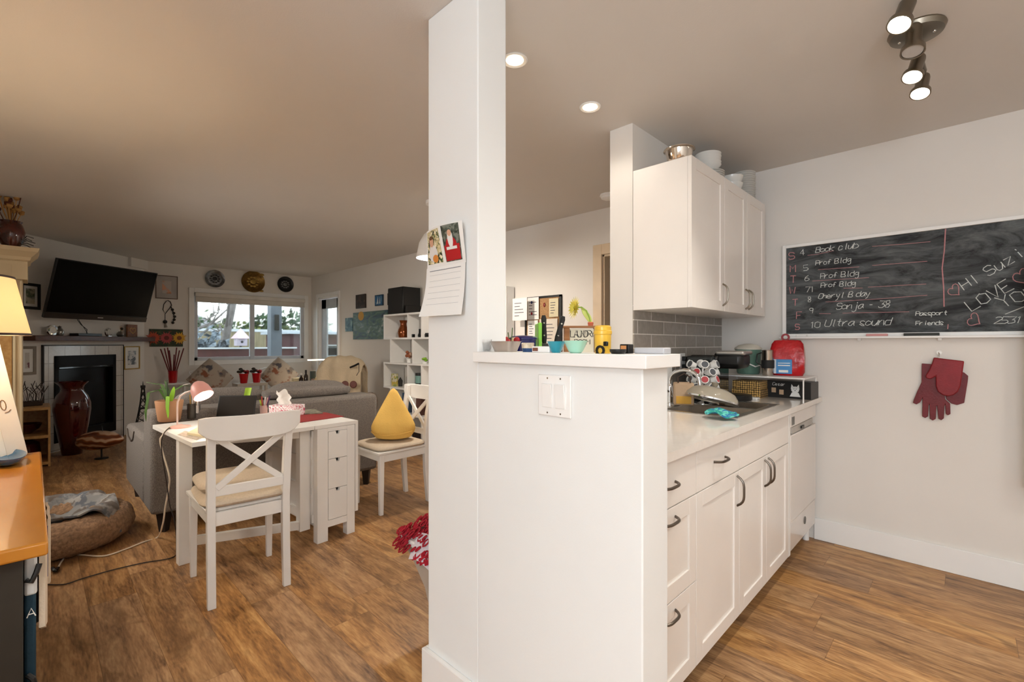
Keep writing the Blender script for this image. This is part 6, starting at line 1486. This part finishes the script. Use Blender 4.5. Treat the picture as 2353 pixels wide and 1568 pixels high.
v_ = MB().lathe([(0, 0), (.06, 0), (.075, .06), (.07, .10), (.045, .15), (.04, .18), (.055, .225), (.05, .225), (.035, .18), (0, .15)], 28).build('amber_vase', M('amber_copper', '#8a4518', .12, .5, coat=.5), label='shiny amber copper vase in the top cube', cat='vase', loc=cpos(927, 1, 3.36))
MB().box(-.025, -.02, 0, .025, .02, .04).build('small_box', BLACK, label='tiny black cube right of the amber vase', cat='box', loc=cpos(948, 1, 3.26), bevel=.002)
to = thing('toy_train', 'black metal toy engine at the right of the top tier', 'ornament', cpos(974, 1, 3.26))
MB().box(-.08, -.025, .03, .12, .025, .05).box(-.08, -.02, .05, -.04, .02, .10).cyl((.03, 0, .05), (.03, 0, .11), .012, n=10).build('body', BLACK, to, bevel=.003)
for x in (-.06, 0, .07): MB().cyl((x, -.032, .02), (x, .032, .02), .02, n=16).build('wheel', BLACK, to)
pf_ = thing('potted_flower', 'small white pot of russet flowers in the second tier', 'plant', cpos(942, 2, 3.30))
MB().lathe([(0, 0), (.035, 0), (.045, .05), (0, .048)], 18).build('pot', PAPER, pf_)
random.seed(8)
for k in range(10): MB().ball((random.uniform(-.05, .05), random.uniform(-.03, .03), .07 + random.uniform(0, .06)), .022, 7, 5).build('bloom', M('russet', '#9a5a3c', .8) if k % 2 else M('russet_pale', '#c9a890', .8), pf_)
gp = thing('potted_succulent', 'little bright green plant at the right of the third board', 'plant', cpos(976, 2, 3.24))
MB().lathe([(0, 0), (.03, 0), (.035, .025), (0, .025)], 14).build('pot', PAPER, gp)
for k in range(7): MB().ball((.02 * math.cos(k), .02 * math.sin(k), .04 + .004 * k), (.018, .018, .014), 7, 5).build('leaf', LIME, gp)
MB().box(-.05, -.02, 0, .05, .02, .16).build('floral_tin', spots('floral_yellow', '#d9d2b8', ['#8a9a4a', '#c9b24a'], 22, .6, .52), label='pale tin with yellow green leaf print in the third tier', cat='tin', loc=cpos(907, 3, 3.26), bevel=.003)
MB().lathe([(0, 0), (.025, 0), (.03, .07), (.012, .1), (0, .12)], 14).build('dark_figurine', BLACKM, label='small dark figurine next to the floral tin', cat='ornament', loc=cpos(920, 3, 3.30))
bx = thing('storage_jar', 'teal and black canister in the third tier near the pillar', 'jar', cpos(966, 3, 3.30))
MB().lathe([(0, 0), (.06, 0), (.06, .07), (0, .07)], 20).build('lower_part', BLACK, bx); MB().lathe([(.06, .07), (.06, .16), (0, .16)], 20).build('upper_part', M('teal_can', '#7ba39c', .5), bx); MB().lathe([(.0, .16), (.063, .16), (.063, .19), (0, .19)], 20).build('lid', BLACK, bx)
MB().box(-.12, -.01, 0, -.02, .18, .24).build('blue_book', M('book_navy', '#3a4f66', .6), label='dark blue book upright in the fourth tier', cat='book', loc=cpos(938, 4, 3.24))
MB().box(-.04, -.01, 0, .06, .16, .20).build('brown_book', M('book_brown', '#5a3a33', .6), label='brown book upright in the fourth tier behind the chair cross', cat='book', loc=cpos(962, 4, 3.24))
MB().box(-.10, -.01, 0, .1, .16, .12).build('dark_basket', M('basket_dark', '#2f2320', .8), label='dark basket on the bottom tier behind the yellow cushion', cat='basket', loc=cpos(960, 5, 3.24))
spk = thing('speaker', 'black rectangular speaker cabinet standing on the cube bookcase', 'speaker', (CX0 + .30, 3.20, tier[0] + SH + .001))
MB().box(-.21, 0, 0, .14, .26, .335).build('cabinet', BLACK, spk, bevel=.006)
MB().box(-.20, -.006, .012, .13, 0, .32).build('grille', BLACKM, spk, bevel=.003)
MB().box(.15, .02, 0, .19, .24, .10).build('black_bag', BLACKM, label='low black pouch leaning at the right of the speaker', cat='pouch', loc=(CX0 + .30, 3.20, tier[0] + SH + .001), bevel=.01)
MB().box(-.05, -.04, 0, .05, .04, .10).build('waste_tin', BLACKM, label='small black bin on the floor at the foot of the cube shelf', cat='bin', loc=(at(882, 950, y=3.2).x, 3.2, .35), bevel=.005).location.z = .0
# ------ far wall seen over the ledge: fridge-like panel, cork board, notes
wpn = thing('tall_cupboard', 'shallow white cupboard on the far wall just right of the pillar', 'cupboard', (-3.62, YN - .017, 0))
zt2 = at(1175, 657, y=YN - .1).z
MB().box(-.35, -.10, .1, .255, 0, zt2).build('body', WHITE, wpn, bevel=.003)
MB().box(-.35, -.118, .1, .255, -.102, zt2).build('door', WHITE, wpn, bevel=.003)
MB().box(-.33, -.09, 0, .235, 0, .1).build('plinth', WHITE, wpn)
x0 = at(1209, 0, y=YN).x; x1 = at(1292, 0, y=YN).x; z1 = at(1292, 677, y=YN).z
crk = thing('cork_board', 'black framed cork notice board on the far wall behind the knives', 'notice board', ((x0 + x1) / 2, YN - .001, z1 - .28))
a = (x1 - x0) / 2
MB().box(-a, -.02, -.28, -a + .02, 0, .28).box(a - .022, -.02, -.28, a, 0, .28).box(-a, -.02, .26, a, 0, .28).box(-a, -.02, -.28, a, 0, -.26).build('frame', BLACK, crk)
MB().box(-a + .02, -.01, -.26, a - .022, -.002, .26).build('cork', M('cork', '#a9835a', .9, var=.2, vs=80), crk)
def note(px0, py0, px1, py1, mat, label, yy=.03, marks=True, seed=0):
    A_ = at(px0, py0, y=YN - yy); C_ = at(px1, py1, y=YN - yy); w_ = C_.x - A_.x; h_ = A_.z - C_.z
    o_ = thing('pinned_note', label, 'note', (A_.x, YN - yy, C_.z))
    MB().box(0, -.002, 0, w_, 0, h_).build('sheet', mat, o_)
    if marks:
        random.seed(seed); mk = MB()
        for k in range(5):
            zz_ = h_ * (.2 + .14 * k); mk.box(w_ * .15, -.0035, zz_, w_ * random.uniform(.4, .85), -.002, zz_ + .006)
        mk.build('writing', M('ink_dark', '#4a4650', .8), o_)
    return o_
note(1178, 687, 1211, 736, PAPER, 'left half of the white sheets hung on the cupboard edge beside the cork board', .125, True, 1)
n2 = note(1212, 685, 1238, 734, PAPER, 'white sheet with a blue and a red dot, left on the cork board', .025, True, 2)
MB().ball((.06, -.004, .17), (.014, .003, .014), 10, 6).build('blue_dot', M('dot_blue', '#25305f', .5), n2); MB().ball((.06, -.004, .06), (.014, .003, .014), 10, 6).build('red_dot', M('dot_red', '#a0182a', .5), n2)
note(1262, 687, 1283, 728, M('cream_note', '#d9cfae', .8), 'cream pinned note at the right of the cork board', .025, True, 3)
note(1213, 737, 1236, 775, PAPER, 'white sheet with black blossom branch drawing below the dotted sheet', .024, True, 4)
note(1240, 734, 1281, 790, M('pale_note', '#dcd3c4', .8), 'large pale list at the bottom of the cork board behind the knives', .024, True, 5)
MB().ball((0, 0, 0), (.014, .006, .022), 10, 6).build('push_pin', M('pin_red', '#7a1c14', .4), label='dark red pin on the bare cork of the notice board', cat='pin', loc=(at(1250, 701, y=YN - .02).x, YN - .017, at(1250, 701, y=YN - .02).z))

# =================================================================== OUTSIDE
struct('ground_patio', MB().box(-30, -12, -.2, -8.57, 16, -.05), M('patio_concrete', '#8d8a84', .9, var=.15))
struct('ground_side', MB().box(-8.57, 5.4, -.2, -3.4, 12, -.05), M('patio_concrete', ''))
RW = M('redwood_fence', '#4a1f20', .6, var=.2, vs=4, stretch=(1, 8, 1))
fn_ = thing('patio_fence', 'low dark red board fence with pale cap outside the window', 'fence', (-10.4, 2.4, -.05))
MB().box(-.03, -3.0, 0, .03, 1.55, 1.19).build('boards', RW, fn_, bevel=.003)
MB().box(-.06, -3.02, 1.19, .06, 1.57, 1.22).build('fence_cap', M('cap_pale', '#cfd6dc', .6), fn_)
po = thing('patio_post', 'thick grey patio post outside the right half of the window', 'post', (-9.6, at(631, 0, x=-9.6).y, -.05))
PG = M('post_grey', '#5f6873', .6)
MB().box(-.10, -.10, 0, .10, .10, 3.2).build('post_shaft', PG, po, bevel=.004)
MB().box(.10, -.04, 1.55, .14, .04, 1.85).build('lantern', BLACKM, po, bevel=.01)
sh = thing('garden_shed', 'dark red garden shed with white corrugated roof edge beyond the post', 'shed', (-12.0, 5.3, -.05))
MB().box(-.8, -1.15, 0, .8, 2.2, 1.52).build('shed_wall', M('shed_red', '#4a2029', .7, var=.2, vs=3, stretch=(1, 9, 1)), sh)
MB().box(-.9, -1.25, 1.52, .9, 2.3, 1.58).build('shed_roof', M('roof_pale', '#b9c4d0', .5), sh)
MB().box(.8, -.6, .7, .82, 1.5, 1.25).build('shed_window', BLACKG, sh)
for z in (.7, .97, 1.24): MB().box(.82, -.65, z, .85, 1.55, z + .025).build('window_bar', M('cap_pale'), sh)
lf_ = thing('lattice_fence', 'tall pale timber fence across the back of the garden', 'fence', (-14.2, 2.5, -.05))
MB().box(-.04, -7, 0, .04, 7, 1.62).build('boards', M('timber_pale', '#8f8468', .8, var=.25, vs=3, stretch=(1, 7, .6)), lf_)
MB().box(-.06, -7, 1.62, .06, 7, 1.69).build('top_rail', M('cap_pale'), lf_)
for k in range(7): MB().box(.04, -6.9 + 2.3 * k, 0, .12, -6.8 + 2.3 * k, 1.72).build('fence_post', M('cap_pale'), lf_)
hs = thing('neighbour_house', 'distant house with a low grey pitched roof beyond the garden fence', 'house', (-26, 3.2, -.05))
MB().box(-2, -2.6, 0, 2, 2.6, 1.9).build('house_wall', M('house_tan', '#9a8b6d', .8), hs)
MB().prism([(-3.2, 1.9), (3.2, 1.9), (0, 3.3)], lambda u, v, w: Vector((-2.3 + w, u, v)), 4.6).build('house_roof', M('roof_slate', '#9a9aa0', .8), hs)
random.seed(21)
def tree(name, label, loc, h, lean, mat, nb=9, r0=.12, leaf=None, seed=1):
    random.seed(seed); t = thing(name, label, 'tree', loc)
    tp = Vector((lean[0], lean[1], h))
    MB().tube([(0, 0, 0), tp * .35 + Vector((0, .05, 0)), tp * .7, tp], [r0, r0 * .85, r0 * .6, r0 * .3], 9).build('trunk', mat, t)
    for k in range(nb):
        f = random.uniform(.35, .95); a = random.uniform(0, 2 * PI); s_ = tp * f; L_ = random.uniform(.8, 1.6)
        d = Vector((math.cos(a) * .6, math.sin(a), random.uniform(.3, 1.))).normalized(); e1 = s_ + d * L_ * .5; e2 = e1 + (d + Vector((0, random.uniform(-.5, .5), .3))).normalized() * L_ * .5
        o_ = MB().tube([s_, e1, e2], [r0 * .35, r0 * .22, r0 * .07], 6).build('branch', mat, t)
        tw = MB()
        for j in range(6):
            g_ = random.uniform(.3, 1); p = s_.lerp(e2, g_); q_ = p + Vector((random.uniform(-.3, .3), random.uniform(-.5, .5), random.uniform(-.1, .5))); tw.tube([p, p.lerp(q_, .5) + Vector((0, .04, 0)), q_], [.014, .009, .004], 4)
        tw.build('twig', mat, t).parent = o_
    if leaf:
        lm = MB()
        for k in range(260):
            p = Vector((random.gauss(0, .6), random.gauss(0, 1.0), h * random.uniform(.55, 1.05))); n = Vector((random.uniform(-1, 1), random.uniform(-1, 1), random.uniform(-1, 1))).normalized(); q_ = n.orthogonal().normalized() * .05; w = n.cross(q_).normalized() * .03
            lm.add([p - q_, p + w, p + q_, p - w], [(0, 1, 2, 3)])
        lm.build('foliage', leaf, t, smooth=False)
    return t
BK = M('bark_grey', '#6f6a68', .9, var=.25, vs=12)
tree('bare_tree', 'bare grey tree with forked trunk in the left half of the window', (-12.4, at(505, 0, x=-12.4).y - .45, -.05), 3.4, (.1, -.75), BK, 10, .13, None, 3)
tree('bare_tree', 'leafless tree leaning right beside the forked one outside the window', (-12.6, at(510, 0, x=-12.6).y - .3, -.05), 3.5, (.1, .8), BK, 11, .11, None, 5)
def hedge(name, label, loc, sx, sy, sz, n, mat, seed):
    random.seed(seed); m = MB()
    for k in range(n):
        a = random.uniform(0, 2 * PI); r = random.random() ** .3; z = random.random(); p = Vector((sx * r * math.cos(a), sy * r * math.sin(a), sz * z * (1 - .25 * r)))
        nrm = Vector((random.uniform(-1, 1), random.uniform(-1, 1), random.uniform(-1, 1))).normalized(); q_ = nrm.orthogonal().normalized() * .09; w = nrm.cross(q_).normalized() * .05
        m.add([p - q_, p + w, p + q_, p - w], [(0, 1, 2, 3)])
    t = thing(name, label, 'shrub', loc); m.build('foliage', mat, t, smooth=False); MB().cyl((0, 0, 0), (0, 0, sz * .6), .05).build('stem', BK, t); return t
LV = M('evergreen', '#2f4a2a', .7, var=.5, vs=3); LV2 = M('olive_leaf', '#6f7a35', .7, var=.4, vs=3)
hedge('evergreen_shrub', 'dense green shrub behind the shed in the right window pane', (-15.6, at(672, 0, x=-15.6).y, -.05), 1.0, 1.3, 2.7, 2600, LV, 31)
hedge('evergreen_shrub', 'green shrub at the left edge of the window view', (-15.5, at(462, 0, x=-15.5).y, -.05), 1.0, 1.2, 2.3, 2000, LV, 32)
hedge('olive_shrub', 'yellowish shrub behind the pale fence in the middle of the window', (-15.8, at(585, 0, x=-15.8).y, -.05), 1.0, 1.6, 2.25, 2000, LV2, 33)
hedge('evergreen_shrub', 'tall dark shrub seen through the patio door glass', (-9.3, 6.2, -.05), .8, .9, 2.6, 2200, LV, 34)
hedge('snowy_shrub', 'frosted dark shrub at the lower left of the window', (-11.6, at(472, 0, x=-11.6).y, -.05), .45, .45, 1.75, 700, M('frosty_leaf', '#8a97a3', .7, hex2='#2d3b44', vs=8), 35)
bh = thing('birdhouse', 'white birdhouse with pointed pink roof beyond the patio fence', 'birdhouse', (-10.9, at(553, 0, x=-10.9).y, -.05))
MB().cyl((0, 0, 0), (0, 0, 1.25), .02).build('pole', BK, bh); MB().box(-.09, -.10, 1.25, .09, .10, 1.42).build('house_body', M('pale_lilac', '#c9c0cf', .7), bh)
MB().lathe([(.19, 1.40), (.0, 1.62)], 4).build('roof', M('roof_pinkish', '#cdb4bd', .7), bh)
MB().cyl((.09, 0, 1.33), (.095, 0, 1.33), .025).build('entry_hole', BLACK, bh)

# =================================================================== LIGHT, SKY, CAMERA
w = bpy.data.worlds.new('sky'); scene.world = w; w.use_nodes = True
nt = w.node_tree; bg_ = nt.nodes['Background']
tc = nt.nodes.new('ShaderNodeTexCoord'); mp = nt.nodes.new('ShaderNodeMapping'); mp.inputs['Scale'].default_value = (1, 1, 3); nt.links.new(tc.outputs['Generated'], mp.inputs[0])
no = nt.nodes.new('ShaderNodeTexNoise'); no.inputs['Scale'].default_value = 2.2; no.inputs['Detail'].default_value = 5; nt.links.new(mp.outputs[0], no.inputs['Vector'])
r = nt.nodes.new('ShaderNodeValToRGB'); r.color_ramp.elements[0].position = .4; r.color_ramp.elements[0].color = (.72, .84, 1, 1); r.color_ramp.elements[1].position = .6; r.color_ramp.elements[1].color = (.95, .97, 1, 1)
nt.links.new(no.outputs['Fac'], r.inputs[0]); nt.links.new(r.outputs[0], bg_.inputs[0]); bg_.inputs[1].default_value = 3.8
# unseen fill lights added to brighten the near room, kitchen and living room
rear_fill = lamp('AREA', 'rear_fill_light', (1.0, YB + .02, 1.5), 53, (.80, .90, 1.0), 1.7, (math.radians(90), 0, 0)); rear_fill.data.shape = 'RECTANGLE'; rear_fill.data.size_y = 1.2  # added fill from behind the camera, set at the rear wall opening
entry_fill = lamp('AREA', 'entry_fill_light', (.6, -1.1, CEIL - .03), 18, (1, .97, .92), .5, (0, 0, 0))  # added overhead fill for the entry, no fixture modelled
lamp('AREA', 'kitchen_fill_light', (1.2, 1.4, CEIL - .03), 12, (1, .95, .88), .4, (0, 0, 0))  # added overhead fill for the kitchen, no fixture modelled
lamp('AREA', 'ceiling_fill_light', (.55, -.45, 1.75), 40, (.88, .95, 1.0), .35, (PI, 0, 0))  # added fill aimed upward to brighten the near ceiling
south_fill = lamp('AREA', 'south_fill_light', (-4.4, YS + .02, 1.35), 30, (1.0, .93, .84), 1.5, (math.radians(68), 0, 0)); south_fill.data.shape = 'RECTANGLE'; south_fill.data.size_y = .9; south_fill.data.spread = math.radians(125)  # added living room fill; the south wall has no window
cd_ = bpy.data.cameras.new('camera'); cam = bpy.data.objects.new('camera', cd_); COL.objects.link(cam); scene.camera = cam
cam.location = (0, 0, EYE); cam.rotation_euler = (PI / 2, 0, YAW)
cd_.sensor_fit = 'HORIZONTAL'; cd_.sensor_width = 36; cd_.lens = 36 * FPX / 2353; cd_.shift_x = 0; cd_.shift_y = (Y0 - 784) / 2353; cd_.clip_start = .02
vs = scene.view_settings; vs.view_transform = 'Standard'; vs.look = 'None'; vs.exposure = .1; vs.gamma = 1.; vs.use_curve_mapping = False
